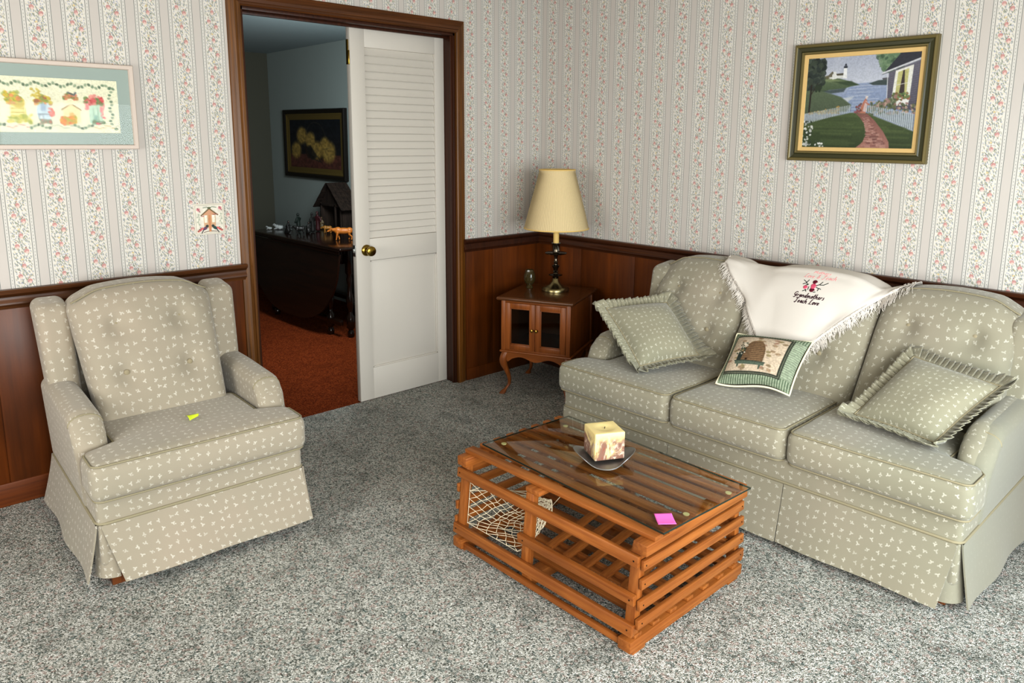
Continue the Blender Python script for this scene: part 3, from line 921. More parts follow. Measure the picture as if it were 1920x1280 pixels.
# ================================================================== lobster trap coffee table
T = thing('coffee_table', 'orange pine lobster trap coffee table with slatted sides and a glass top', 'coffee table', (1.858, -1.585, 0))
def stick(p, q, w, h, mat, name, up=(0, 0, 1), bev=.0025):
    b = MB(); b.beam(p, q, w, h, up); return b.build(name, mat, T, True, bev)
def face_y(z): return -.292 + .034*(z/.345)           # the long faces lean inwards
X0, X1 = -.392, .392
# bottom: cross beams, then floor boards
for x in (-.378, -.05, .378): stick((x, -.302 if abs(x) > .2 else -.275, .030), (x, .302 if abs(x) > .2 else .275, .030), .046, .036, M['pine_y'], 'bottom_beam')
for x in (-.378, .378):
    for y in (-.255, .255): stick((x, y-.03, .006), (x, y+.03, .006), .040, .013, M['pine_y'], 'foot_block')
for y in (-.262, -.175, -.088, 0, .088, .175, .262): stick((-.398, y, .0545), (.398, y, .0545), .034, .012, M['pine_x'], 'floor_slat', (0, 0, 1), .002)
stick((-.395, -.285, .0245), (.395, -.285, .0245), .014, .020, M['pine_x'], 'sled_runner', (0, 0, 1), .002)
stick((-.395, .285, .0245), (.395, .285, .0245), .014, .020, M['pine_x'], 'sled_runner', (0, 0, 1), .002)
# frames on both long faces
MIDX = -.052
for s in (1, -1):
    for x in (X0+.012, MIDX, X1-.012):
        stick((x, s*(face_y(.062)+.012), .062), (x, s*(face_y(.330)+.012), .326), .034, .026, M['pine_z'], 'post', (0, s, 0))
    stick((-.402, s*(face_y(.085)-.009), .082), (.402, s*(face_y(.085)-.009), .082), .017, .036, M['pine_x'], 'bottom_rail', (0, s*.11, 1))
    stick((-.400, s*(face_y(.285)-.009), .288), (.400, s*(face_y(.285)-.009), .288), .017, .034, M['pine_x'], 'top_rail', (0, s*.11, 1))
stick((MIDX-.026, face_y(.17)-.009, .172), (.398, face_y(.17)-.009, .172), .017, .032, M['pine_x'], 'middle_rail', (0, -.11, 1))
# top: cross beams, then slats along the length
for x in (-.386, .398): stick((x, -.272, .328), (x, .268, .328), .048, .034, M['pine_y'], 'top_beam')
stick((-.040, -.262, .336), (-.040, .262, .336), .062, .016, M['pine_y'], 'top_beam')
for k in range(8):
    y = -.217+k*.0655
    w_ = .031 if k else .040
    stick((-.410, y, .3525), (.424, y, .3525), w_, .014, M['pine_x'], 'top_slat', (0, 0, 1), .002)
# end slats
for s in (-1, 1):
    for z in (.102, .158, .222, .278):
        yy = -face_y(z)+.004
        stick((s*.407, -yy, z), (s*.407, yy, z), .012, .031, M['pine_y'], 'end_slat', (0, 0, 1), .002)
# slats of the parlour floor inside
for k in range(5):
    x = -.055+.080*k
    stick((x, -.165, .098), (x, .245, .165), .030, .012, M['pine_y'], 'inner_slat', (0, 0, 1), .002)
stick((-.06, -.120, .095), (.385, -.120, .095), .016, .016, M['pine_x'], 'inner_rail')
stick((-.06, .225, .150), (.385, .225, .150), .016, .016, M['pine_x'], 'inner_rail')
for z in (.20,): stick((-.39, .247, z), (.39, .247, z), .010, .034, M['pine_x'], 'back_slat', (0, -.11, 1), .002)
# nail heads on the rails
for (x, z) in ((-.386, .083), (.386, .083), (-.386, .289), (.386, .289), (.384, .172), (MIDX, .172)):
    b = MB(); b.ball((x, face_y(z)-.0185, z), (.0026, .0012, .0026), 8, 6); b.build('nail_head', M['soot'], T, True)
for s in (-.273, .271):
    for z in (.102, .158, .222, .278): b = MB(); b.ball((.4135, s*(1-.06*z/.3), z), (.0012, .0024, .0024), 8, 6); b.build('nail_head', M['soot'], T, True)
# net funnel in the left bay
def net():
    b = MB(); NP, NR = 22, 17
    xl, xr, zl, zh = X0+.034, MIDX-.022, .104, .268
    per = []
    for i in range(NP):
        t = i/NP*4; k = int(t); f = t-k
        x, z = ((lerp(xl,xr,f), zl), (xr, lerp(zl,zh,f)), (lerp(xr,xl,f), zh), (xl, lerp(zh,zl,f)))[k]
        per.append(Vector((x, face_y(z)+.012, z)))
    ringc = Vector((MIDX-.040, -.120, .212))
    rs = random.Random(4); nodes = []
    for r in range(NR+1):
        row = []
        for i in range(NP):
            ii = (i+.5*(r % 2)) % NP; i0 = int(ii); f = ii-i0
            p = per[i0].lerp(per[(i0+1) % NP], f)
            a = math.atan2(p.z-(zl+zh)/2, p.x-(xl+xr)/2)
            e = ringc + Vector((.006*math.cos(a), 0, .030*math.sin(a)))
            t = (r/NR); q = p.lerp(e, t**.85)
            q.z -= .016*math.sin(PI*t)*(1 if math.sin(a) < .2 else .3)
            if 0 < r < NR: q += Vector((rs.uniform(-.004, .004), rs.uniform(-.004, .004), rs.uniform(-.004, .004)))
            row.append(q)
        nodes.append(row)
    rad = .0012
    for r in range(NR):
        for i in range(NP):
            if r % 2 == 0: js = (i, (i-1) % NP)
            else: js = (i, (i+1) % NP)
            for j in js: b.tube([nodes[r][i], nodes[r+1][j]], rad, 4)
        for i in range(NP): b.ball(nodes[r][i], .0019, 6, 4)
    b.tube([tuple(p) for p in nodes[NR]], .0024, 6, True)
    pts = [nodes[0][i] for i in range(NP)]; b.tube([tuple(p) for p in pts], rad, 4, True)
    b.tube([tuple(ringc), (MIDX-.01, -.10, .26)], rad, 4)
    b.tube([tuple(nodes[0][18]), tuple(ringc+Vector((-.08, 0, .03))), tuple(ringc)], .0020, 5)
    b.tube([tuple(nodes[0][17]), tuple(ringc+Vector((-.06, 0, .02))), tuple(ringc)], .0020, 5)
    return b
net().build('funnel_net', M['rope'], T, True, 0, 180)
# glass
g = MB(); g.box((-.410, -.219, -.003), (.410, .219, .003)); go = g.build('glass_top', M['glass'], T, True, .0015)
go.location = (.034, .026, .3655); go.rotation_euler = (0, 0, R(-2.6))
b = MB()
for (lo, hi) in (((-.4106, -.2196, -.0028), (.4106, -.2190, .0028)), ((-.4106, .2190, -.0028), (.4106, .2196, .0028)), ((-.4106, -.219, -.0028), (-.4100, .219, .0028)), ((.4100, -.219, -.0028), (.4106, .219, .0028))): b.box(lo, hi)
b.build('glass_edge', plainmat('dark_green_glass_edge', rgb(30, 44, 38), .12, .6), go)
mb = plainmat('clear_bumper', rgb(222, 206, 150), .25, .5)
for (x, y) in ((-.372, -.150), (-.352, .145), (.378, .145), (.376, -.070)):
    b = MB(); b.lathe([(0, -.0060), (.009, -.0060), (.010, -.0035), (.010, -.0031), (0, -.0031)], 16); o = b.build('bumper', mb, go, True); o.location = (x, y, 0)

# ------------------------------------------------------------------ candle and its dish
GT = .3687
dish = thing('candle_dish', 'pewter dish with four upturned corners on the glass table top', 'dish', (1.868, -1.552, GT))
def dr(a): return 1+.16*math.cos(4*(a-R(17)))
b = MB()
n = 64; prof = [(.0,.0),(.036,.0),(.041,.003),(.037,.006),(.058,.009),(.080,.014),(.097,.027)]
vs = []; fs = []
def dpt(r, z, a):
    k = (r/.097)**4
    return (r*(1+.10*k*math.cos(4*(a-R(44)))), z+.016*k*math.cos(2*(a-R(44)))+.004*k*math.cos(4*(a-R(44))))
inner = [(.0955,.0285),(.079,.0160),(.058,.0120),(.0,.0115)]
pr_ = prof+inner
for (r, z) in pr_:
    for j in range(n):
        a = 2*PI*j/n; q, zz = dpt(r, z, a); vs.append((q*math.cos(a), q*math.sin(a), zz))
for i in range(len(pr_)-1):
    for j in range(n):
        k = (j+1) % n; fs.append((i*n+j, i*n+k, (i+1)*n+k, (i+1)*n+j))
b.add(vs, fs).build('bowl', M['pewter'], dish, True, 0, 50)
cd = thing('candle', 'square marbled cream and brown block candle standing in a pewter dish', 'candle', (1.858, -1.541, GT+.0205), (0, 0, R(62)))
b = MB()
def cf(x, y, z):
    d = math.hypot(x, y)
    q = z+.0480
    if z > .042: q -= .004*math.exp(-(d/.030)**4)
    return (x, y, q)
b.softbox((.108, .106, .096), .004, cf, (16, 16, 6), 2); b.build('wax_block', M['wax'], cd, True, 0, 60)
b = MB(); b.tube([(0, 0, .088), (.0005, 0, .095), (.0015, .0005, .0985)], .0012, 6); b.build('wick', M['soot'], cd, True)

# ------------------------------------------------------------------ paper notes
def note(name, label, cat, corners, mat, curl):
    P = [Vector(p) for p in corners]; c = sum(P, Vector())/4
    o = MB()
    def fn(u, v):
        q = (P[0].lerp(P[1], u)).lerp(P[3].lerp(P[2], u), v)-c
        return (q.x, q.y, q.z+curl(u, v))
    o.grid(fn, 12, 12)
    m = o.build(name, mat, None, True, 0, 180); m.location = c
    s = m.modifiers.new('paper', 'SOLIDIFY'); s.thickness = .0004; s.offset = 1
    return tag(m, label, cat)
zt = GT+.0006
note('sticky_note', 'bright pink square paper note on the near corner of the glass table', 'note',
     [(2.206,-1.726,zt),(2.239,-1.685,zt),(2.292,-1.735,zt),(2.258,-1.776,zt)], M['pink'], lambda u, v: .010*max(0, v-.35)**2)
# ================================================================== side cabinet, lamp, votive
cab = thing('side_cabinet', 'small wooden corner cabinet with two glass doors and curved legs', 'cabinet', (.423, -.342, 0), (0, 0, R(24.5)))
HX, HY = .230, .241
def cb(lo, hi, name, mat, parent=cab, bev=.002):
    return MB().box(lo, hi).build(name, mat, parent, True, bev)
# top with a rounded edge
b = MB(); b.softbox((2*HX, 2*HY, .020), .009, lambda x, y, z: (x, y, .567+z), (4, 4, 1), 4); b.build('top', M['cab_top'], cab, True, 0, 60)
bx, by = .208, .215
zb0, zb1 = .262, .557
pw = .026
cb((-bx, -by, zb0), (-bx+pw, -by+pw, zb1), 'corner_post', M['cab_z']); cb((bx-pw, -by, zb0), (bx, -by+pw, zb1), 'corner_post', M['cab_z'])
cb((-bx, by-pw, zb0), (-bx+pw, by, zb1), 'corner_post', M['cab_z']); cb((bx-pw, by-pw, zb0), (bx, by, zb1), 'corner_post', M['cab_z'])
cb((-bx+.004, -by+pw, zb0), (-bx+.012, by-pw, zb1), 'side_panel', M['cab_z']); cb((bx-.012, -by+pw, zb0), (bx-.004, by-pw, zb1), 'side_panel', M['cab_z'])
cb((-bx+pw, by-.012, zb0), (bx-pw, by-.004, zb1), 'back_panel', M['cab_x'])
cb((-bx+.004, -by+.006, zb0-.004), (bx-.004, by-.004, zb0+.010), 'bottom_panel', M['cab_x'])
cb((-bx+pw, -by+.002, zb1-.014), (bx-pw, -by+.016, zb1), 'top_rail', M['cab_x'])
b = MB(); b.softbox((2*bx+.018, 2*by+.012, .012), .005, lambda x, y, z: (x, y, .256+z), (4, 4, 1), 3); b.build('base_moulding', M['cab_x'], cab, True, 0, 60)
# doors
d0, d1 = zb0+.010, zb1-.014
for s in (-1, 1):
    xa, xb = (-bx+pw+.001, -.001) if s < 0 else (.001, bx-pw-.001)
    b = MB(); st = .030
    b.box((xa, -by-.004, d0), (xa+st, -by+.012, d1)); b.box((xb-st, -by-.004, d0), (xb, -by+.012, d1))
    b.box((xa+st, -by-.004, d0), (xb-st, -by+.012, d0+st)); b.box((xa+st, -by-.004, d1-st), (xb-st, -by+.012, d1))
    for (lo, hi) in (((xa+st, -by+.0, d0+st),(xa+st+.005, -by+.008, d1-st)), ((xb-st-.005, -by+.0, d0+st),(xb-st, -by+.008, d1-st)), ((xa+st, -by+.0, d0+st),(xb-st, -by+.008, d0+st+.005)), ((xa+st, -by+.0, d1-st-.005),(xb-st, -by+.008, d1-st))): b.box(lo, hi)
    dr_ = b.build('door', M['cab_z'], cab, True, .0015)
    b = MB(); b.box((xa+st, -by+.003, d0+st), (xb-st, -by+.005, d1-st)); b.build('pane', M['pane'], dr_)
    kx = (xb-.012) if s < 0 else (xa+.012)
    b = MB(); k = len(b.v); b.lathe([(0,0),(.007,0),(.004,.004),(.004,.008),(.009,.014),(.008,.019),(0,.021)], 16)
    b.xf(Matrix.Translation((kx, -by-.004, (d0+d1)/2-.012)) @ Matrix.Rotation(R(90), 4, 'X')); b.build('knob', M['brass'], dr_, True)
# scalloped aprons
def apron(axis, sgn):
    b = MB(); n = 40; half = (bx if axis == 0 else by)-.030; vs = []; fs = []
    for i in range(n+1):
        t = -1+2*i/n; a = abs(t)
        zl = .218 - .012*math.cos(t*PI*2.0)*(1-a*.3) + .016*(a > .98) - .018*sst(.75, 1, a)
        for d in (0, .014):
            for z in (zl, .252):
                if axis == 0: vs.append((t*half, sgn*(by-.004-d), z))
                else: vs.append((sgn*(bx-.004-d), t*half, z))
    for i in range(n):
        a, c = i*4, i*4+4
        fs += [(a, c, c+1, a+1), (a+2, a+3, c+3, c+2), (a, a+2, c+2, c), (a+1, c+1, c+3, a+3)]
    fs += [(0, 1, 3, 2), (n*4, n*4+2, n*4+3, n*4+1)]
    return b.add(vs, fs)
for ax, sg in ((0, -1), (0, 1), (1, -1), (1, 1)): apron(ax, sg).build('apron', M['cab_x'], cab, True, 0, 50)
# cabriole legs
for sx in (-1, 1):
    for sy in (-1, 1):
        b = MB(); vs = []; N = 22; n = 12
        for i in range(N+1):
            t = i/N; z = .252*(1-t)
            off = .020*math.sin(PI*min(1, t/.45))*(t < .45) - .020*math.sin(PI*(t-.45)/.55)*(t >= .45) + .026*sst(.78, 1.0, t)
            r = lerp(.024, .0095, sst(.05, .80, t)) + .009*sst(.88, 1, t)
            cx = sx*(bx-.024+off*.7); cy = sy*(by-.024+off*.7)
            for j in range(n):
                a = 2*PI*j/n; q = max(abs(math.cos(a)), abs(math.sin(a)))**-.45
                vs.append((cx+r*q*math.cos(a), cy+r*q*math.sin(a), z))
        fs = [(i*n+j, (i+1)*n+j, (i+1)*n+(j+1) % n, i*n+(j+1) % n) for i in range(N) for j in range(n)]
        fs += [tuple(range(n)), tuple(N*n+j for j in range(n-1, -1, -1))]
        b.add(vs, fs).build('leg', M['cab_z'], cab, True, 0, 60)

CT = .577
lamp = thing('table_lamp', 'dark metal candlestick table lamp with a cream pleated shade', 'lamp', (.420, -.280, CT))
b = MB(); b.lathe([(0,0),(.080,0),(.081,.006),(.078,.020),(.074,.024),(.060,.028),(.036,.040),(.024,.056),(.019,.074),(.016,.078)], 48); b.build('base', M['lampbase'], lamp, True, 0, 50)
b = MB(); b.lathe([(0,.076),(.017,.076),(.019,.082),(.014,.088),(.013,.092),(.040,.094),(.041,.098),(.016,.103),(.012,.110),(.017,.116),(.012,.122),(.014,.132),(.021,.146),(.022,.152),(.012,.158),(.011,.166),(.015,.172),(.011,.178),(.010,.196),(.013,.212),(.020,.218),(.063,.222),(.065,.227),(.062,.229),(.022,.230),(.019,.236),(.022,.262),(.024,.278),(.028,.282),(.027,.286),(0,.286)], 40); b.build('stem', M['lampmetal'], lamp, True, 0, 45)
b = MB(); b.tube([(.020, -.012, .270), (.034, -.020, .272), (.040, -.023, .262), (.044, -.026, .245)], [.003, .003, .004, .006], 8); b.build('switch', M['steel'], lamp, True)
b = MB(); b.lathe([(0,.284),(.017,.284),(.017,.372),(.012,.376),(0,.376)], 24); b.build('candle_sleeve', M['cream'], lamp, True, 0, 50)
b = MB(); b.lathe([(0,.372),(.011,.372),(.012,.40),(.030,.44),(.033,.47),(.024,.50),(0,.51)], 20); b.build('bulb', painted('bulb_white', rgb(235, 230, 220), .4), lamp, True)
b = MB(); b.tube([(0, 0, .50), (0, 0, .705), ], .003, 6)
for a in (0, 120, 240): b.tube([(0, 0, .700), (.097*math.cos(R(a)), .097*math.sin(R(a)), .700)], .002, 6)
b.build('harp', M['brass'], lamp, True)
NP = 216; vs = []; fs = []; zs = [.368, .372, .384, .48, .60, .69, .706, .710]; rs_ = [.186, .187, .1845, .160, .128, .1045, .1035, .1025]
for z, r in zip(zs, rs_):
    for j in range(NP):
        a = 2*PI*j/NP; k = (.0012 if j % 2 else -.0012) if .376 < z < .70 else 0
        vs.append(((r+k)*math.cos(a), (r+k)*math.sin(a), z))
for i in range(len(zs)-1):
    for j in range(NP): fs.append((i*NP+j, i*NP+(j+1) % NP, (i+1)*NP+(j+1) % NP, (i+1)*NP+j))
b = MB(); b.add(vs, fs); sh = b.build('lamp_shade', M['shade'], lamp, True, 0, 60)
md = sh.modifiers.new('thick', 'SOLIDIFY'); md.thickness = .002; md.offset = -1
for (z, r) in ((.372, .1875), (.708, .1035)):
    b = MB(); b.tube([((r)*math.cos(2*PI*j/72), (r)*math.sin(2*PI*j/72), z) for j in range(72)], .0035, 6, True); b.build('shade_trim', M['cream'], sh, True)

vt = thing('votive_glass', 'small smoky amber cut glass jar on the cabinet top', 'jar', (.248, -.325, CT))
b = MB(); vs = []; n = 32; fs = []
pf = [(0,0),(.022,0),(.023,.004),(.017,.012),(.018,.020),(.027,.030),(.033,.048),(.034,.066),(.031,.084),(.026,.100),(.024,.110),(.022,.110),(.024,.100),(.029,.084),(.031,.066),(.030,.050),(.022,.032),(0,.028)]
for i, (r, z) in enumerate(pf):
    for j in range(n):
        a = 2*PI*j/n; k = 1+(.055 if (i+j//2) % 2 else -.02)*(1 if 4 < i < 10 else 0)
        vs.append((r*k*math.cos(a), r*k*math.sin(a), z))
for i in range(len(pf)-1):
    for j in range(n): fs.append((i*n+j, i*n+(j+1) % n, (i+1)*n+(j+1) % n, (i+1)*n+j))
b.add(vs, fs).build('cut_glass_bowl', M['amber'], vt, True, 0, 12)

# ================================================================== cushions on the sofa
def pillow_surface(P, T, corner=.0, pinch=.06, fold=None):
    """P = TL,TR,BR,BL ; returns f(u,v,side) with v down"""
    P = [Vector(p) for p in P]
    n = ((P[1]-P[0]).cross(P[3]-P[0])).normalized()
    if n.y > 0: n = -n
    c = sum(P, Vector())/4
    def f(u, v, side):
        # pull the edges in between the corners
        a, b2 = 2*u-1, 2*v-1
        pu = .5+.5*a*(1-pinch*(1-b2*b2)*abs(a)**2); pv = .5+.5*b2*(1-pinch*(1-a*a)*abs(b2)**2)
        q = (P[0].lerp(P[1], pu)).lerp(P[3].lerp(P[2], pu), pv)
        h = T*max(0, (1-abs(a)**2.6))**.62*max(0, (1-abs(b2)**2.6))**.62
        q = q+n*(side*h)
        if fold: q = q+fold(a, b2)
        return q
    return f, n, c

def ruffled_pillow(label, P, T, rw, lean, seed, sag=.012):
    f, n, c = pillow_surface(P, T, 0, .045)
    root = thing('ruffled_pillow', label, 'pillow', c, group=None)
    b = MB(); N = 34
    def g(side):
        def q(u, v):
            p = f(u, v, side)-c; w = math.sin(u*7+v*5+seed)*.003+math.sin(u*3-v*9+seed)*.003
            return tuple(p+n*w*side*16*u*(1-u)*v*(1-v))
        return q
    b.grid(g(1), N, N, .36, .36); b.grid(g(-1), N, N, .36, .36)
    b.build('pillow_body', M['fab3'], root, True, 0, 180)
    # pleated ruffle around the edge
    Pv = [Vector(p) for p in P]; rsr = random.Random(seed)
    path = []
    M_ = 40
    for e in range(4):
        for k in range(M_):
            t = k/M_
            u, v = ((t, 0), (1, t), (1-t, 1), (0, 1-t))[e]; path.append((u, v))
    ctr = c; vs = []; L = len(path); nv = 5; sub = 6
    tot = L*sub//2
    for i in range(tot):
        s_ = i/tot*L; i0 = int(s_); fr = s_-i0
        a, b2 = path[i0 % L], path[(i0+1) % L]
        u, v = lerp(a[0], b2[0], fr), lerp(a[1], b2[1], fr)
        if i0 % M_ == M_-1 and i0 == L-1: u, v = lerp(a[0], 0, fr), lerp(a[1], 0, fr)
        base = f(u, v, 0)
        out = Vector(((u-.5), (v-.5), 0)); m = max(abs(out.x), abs(out.y))
        # round the outward direction near the corners
        ox = math.copysign(max(0, abs(out.x)/.5)**8, out.x); oy = math.copysign(max(0, abs(out.y)/.5)**8, out.y)
        ux = (Pv[1]-Pv[0]).normalized(); vy = (Pv[3]-Pv[0]).normalized()
        d = (ux*ox+vy*oy).normalized()
        cor = 1+.35*min(abs(ox), abs(oy))
        saw = (i/sub*.80) % 1.0
        pl = (saw-.5)*2
        for j in range(nv+1):
            t = j/nv
            q = base + d*(rw*t*cor*(1+.06*math.sin(i*.37+seed))) + n*(lean(u, v)*t*t + .010*pl*min(1, t*2.0))
            q = q + (ux*(-oy)+vy*ox)*(.006*pl*t)
            vs.append(q-ctr)
    fs = []; uv = []; w = nv+1
    for i in range(tot):
        i2 = (i+1) % tot
        for j in range(nv):
            fs.append((i*w+j, i2*w+j, i2*w+j+1, i*w+j+1)); uu = i*.0125; vv = j/nv*rw
            uv.append(((uu, vv), (uu+.0125, vv), (uu+.0125, vv+rw/nv), (uu, vv+rw/nv)))
    b = MB(); b.add(vs, fs, uv); o = b.build('ruffle', M['fab3'], root, True, 0, 50)
    md = o.modifiers.new('thick', 'SOLIDIFY'); md.thickness = .0025; md.offset = 0
    b = MB(); b.tube([tuple(f(u, v, 0)-c+n*.002) for (u, v) in path], .0035, 6, True); b.build('piping', M['pipe'], root, True, 0, 180)
    return root
ruffled_pillow('ruffled sage sprig pillow leaning in the left corner of the sofa',
    [(1.204,-.760,.675),(1.345,-.475,.685),(1.616,-.600,.504),(1.474,-.840,.469)], .080, .048, lambda u, v: .006+.034*sst(.85, 1, v)+.012*sst(.85, 1, u), 2)
ruffled_pillow('ruffled sage sprig pillow leaning beside the right sofa arm',
    [(2.472,-.500,.666),(2.774,-.570,.641),(2.659,-.800,.468),(2.370,-.740,.471)], .064, .040, lambda u, v: .006+.034*sst(.85, 1, v)+.02*sst(.85, 1, u), 5)

# ------------------------------------------------------------------ tapestry pillow with a beehive
def hive_art():
    c = Canvas(150, 135, (92, 112, 84))
    # striped border
    for i in range(26):
        y = i/26
        c.poly([(-.01, y), (1.01, y-.02), (1.01, y+.014), (-.01, y+.020)], (176, 186, 156), .85)
    for i in range(30):
        x = i/30
        for (y0, y1) in ((-.01, .13), (.84, 1.01)):
            c.poly([(x-.0, y0), (x+.034, y0), (x+.034, y1), (x, y1)], (92, 112, 84), 1); c.poly([(x+.006, y0), (x+.022, y0), (x+.024, y1), (x+.004, y1)], (178, 188, 158), .85)
    x0, y0, x1, y1 = .055, .10, .80, .83
    c.poly([(x0, y0), (x1+.05, y0), (x1+.05, y1+.05), (x0, y1+.05)], (62, 66, 54)); 
    for i in range(44):
        t = i/44
        c.ell(lerp(x0, x1+.04, t), y0+.018, .006, .006, (150, 150, 124)); c.ell(lerp(x0, x1+.04, t), y1+.028, .006, .006, (150, 150, 124)); c.ell(x1+.028, lerp(y0, y1+.04, t), .006, .006, (140, 146, 116))
    c.poly([(x0+.012, y0+.04), (x1, y0+.04), (x1, y1), (x0+.012, y1)], (206, 184, 156))
    rs = np.random.RandomState(8)
    for _ in range(46):
        x = rs.uniform(x0+.04, x1-.03); y = rs.uniform(y0+.07, y1-.03); rot = rs.uniform(-.8, .8)
        col = ((168, 138, 104), (182, 138, 112), (160, 142, 96), (150, 126, 92))[rs.randint(4)]
        c.ell(x, y, .040, .024, col, .85, rot); c.line([(x-.03, y+.01), (x+.03, y-.01)], .006, (120, 96, 70), .7)
    # skep
    pts = []
    for k in range(21):
        t = k/20; a = PI*(1-t); pts.append((.40+.165*math.cos(a)*(1 if math.sin(a) < .95 else 1), .64-.40*math.sin(a)**.85))
    c.poly(pts+[(.565, .655), (.235, .655)], (132, 100, 68))
    for k in range(11):
        y = .27+.036*k; hw = .165*math.sqrt(max(0, 1-((.64-y)/.40)**2.2))
        c.line([(.40-hw, y+.012), (.40, y+.022), (.40+hw, y+.008)], .008, (84, 60, 40), .85); c.line([(.40-hw*.2, y), (.40+hw*.8, y-.002)], .010, (166, 130, 90), .6)
    c.ell(.335, .632, .018, .014, (40, 28, 20))
    c.poly([(.175, .655), (.60, .655), (.60, .72), (.20, .72)], (92, 106, 88)); c.line([(.175, .66), (.60, .665)], .012, (56, 66, 54))
    c.poly([(.225, .72), (.255, .72), (.25, .77), (.235, .77)], (76, 90, 74)); c.poly([(.53, .72), (.56, .72), (.55, .79), (.535, .79)], (76, 90, 74))
    c.poly([(.20, .50), (.27, .52), (.26, .655), (.20, .655)], (52, 62, 54))
    for _ in range(40): c.ell(rs.uniform(.17, .29), rs.uniform(.30, .54), .012, .012, ((40, 50, 40), (70, 86, 62), (222, 212, 190), (62, 76, 58))[rs.randint(4)])
    c.grain(.10, 60, 4)
    g = c.a.mean(-1, keepdims=True); c.a = (g+(c.a-g)*.80)*.90; return c
P = [(1.800,-.600,.640),(2.098,-.525,.650),(2.102,-.705,.468),(1.822,-.785,.470)]
cvh = hive_art()
f, n, c = pillow_surface(P, .070, 0, .06, lambda a, b2: Vector((0, 0, .010*math.sin(a*3.0+.4)*max(0, b2)**2)))
hp = thing('tapestry_pillow', 'small tapestry pillow woven with a beehive, in the middle of the sofa', 'pillow', c)
painted_panel(cvh, lambda x, y: tuple(f(.012+.976*x, .012+.976*y, 1)-c)).build('woven_front', M['artcloth'], hp, True, 0, 180)
b = MB(); b.grid(lambda u, v: tuple(f(u, v, -1)-c), 30, 30, .3, .26); b.build('pillow_back', M['fab3'], hp, True, 0, 180)
edge = [(k/24, 0) for k in range(24)]+[(1, k/24) for k in range(24)]+[(1-k/24, 1) for k in range(24)]+[(0, 1-k/24) for k in range(24)]
b = MB(); b.tube([tuple(f(u, v, 0)-c) for u, v in edge], .0042, 8, True); b.build('piping', plainmat('cream_piping', rgb(226, 220, 190), .8, .1), hp, True, 0, 180)

# ------------------------------------------------------------------ white throw over the sofa back
from mathutils.bvhtree import BVHTree
_SM = Matrix.Translation((1.982, -.55, 0)) @ Matrix.Rotation(R(-90), 4, 'Z')
_v, _f = [], []
for o in sofa.children_recursive:
    if o.name.startswith(('back_cushion', 'outside_back', 'wing', 'piping', 'button', 'seat_cushion')):
        k = len(_v); _v += [_SM @ (q.co+o.location) for q in o.data.vertices]; _f += [tuple(k+i for i in p.vertices) for p in o.data.polygons]
SOFA = BVHTree.FromPolygons(_v, _f)
def sofa_front(x, z):
    ys = []
    for d in (-.014, -.007, 0, .007, .014):          # look past the seams between the cushions
        h = SOFA.ray_cast(Vector((x+d, -2, z)), Vector((0, 1, 0)))
        if h[0] is not None: ys.append(h[0].y)
    return min(ys) if ys else None
def sofa_top(x, y):
    h = SOFA.ray_cast(Vector((x, y, 2)), Vector((0, 0, -1)))
    return h[0].z if h[0] is not None else None
top = [(1.505,.892),(1.550,.902),(1.62,.895),(1.72,.890),(1.86,.886),(2.0,.886),(2.10,.881),(2.165,.866),(2.21,.858),(2.262,.862),(2.32,.880),(2.362,.876)]
def top_at(s):
    t = s*(len(top)-1); i = min(int(t), len(top)-2); f_ = t-i
    p = [top[max(0, i-1)], top[i], top[i+1], top[min(len(top)-1, i+2)]]
    def cr(k):
        a, b2, c2, d = (q[k] for q in p)
        return .5*((2*b2)+(-a+c2)*f_+(2*a-5*b2+4*c2-d)*f_*f_+(-a+3*b2-3*c2+d)*f_**3)
    return cr(0), cr(1)
TIP = (1.945, .470); YT = -.215
NS, NT, NB = 96, 84, 14          # across, down the front, over the back
grid_ = np.zeros((NT+NB+1, NS+1, 3)); lim = np.full((NT+NB+1, NS+1), 9.0)
for i in range(NS+1):
    s_ = i/NS; X, Z = top_at(s_)
    crest = max([sofa_top(X, y) or 0 for y in (-.30, -.27, -.24, -.21, -.18)])
    Z = max(Z, crest+.013)
    for j in range(NT+NB+1):
        t = (j-NB)/NT
        if t < 0:
            a = -t*NT/NB
            grid_[j, i] = (X, YT+.10*a, Z-.012*a-.10*a*a)
            zt_ = sofa_top(X, YT+.10*a)
            if zt_ and grid_[j, i, 2] < zt_+.012: grid_[j, i, 2] = zt_+.012
        else:
            x = lerp(X, TIP[0], t**.80); z = lerp(Z, TIP[1], t)
            hit = sofa_front(x, z)
            yy = YT-.004 if hit is None else min(hit-.014, YT-.004)
            grid_[j, i] = (x, yy, z); lim[j, i] = yy
# let the cloth bridge the hollows between the cushions
for it in range(500):
    g = grid_.copy()
    g[1:-1, 1:-1] = (grid_[:-2, 1:-1]+grid_[2:, 1:-1]+grid_[1:-1, :-2]+grid_[1:-1, 2:])/4
    y = .5*grid_[..., 1]+.5*g[..., 1]
    grid_[..., 1] = np.minimum(y, lim)
    if it < 6: grid_[NB-6:NB+6, :, 2] = np.maximum(grid_[NB-6:NB+6, :, 2], g[NB-6:NB+6, :, 2])
U_, V_ = np.meshgrid(np.linspace(0, 1, NS+1), (np.arange(NT+NB+1)-NB)/NT)
grid_[..., 1] -= np.clip(V_, 0, 1)*(1-np.clip(V_, 0, 1))*.012*(1+np.sin(U_*13+V_*3))*.6
def push(p, gap):
    """keep a cloth point clear of the upholstery"""
    co_, no_, ix, d = SOFA.find_nearest(p)
    if co_ is None: return p
    v = p-co_
    if v.dot(no_) < 0: return co_+no_*gap
    if d < gap: return co_+(v/d if d > 1e-6 else no_)*gap
    return p
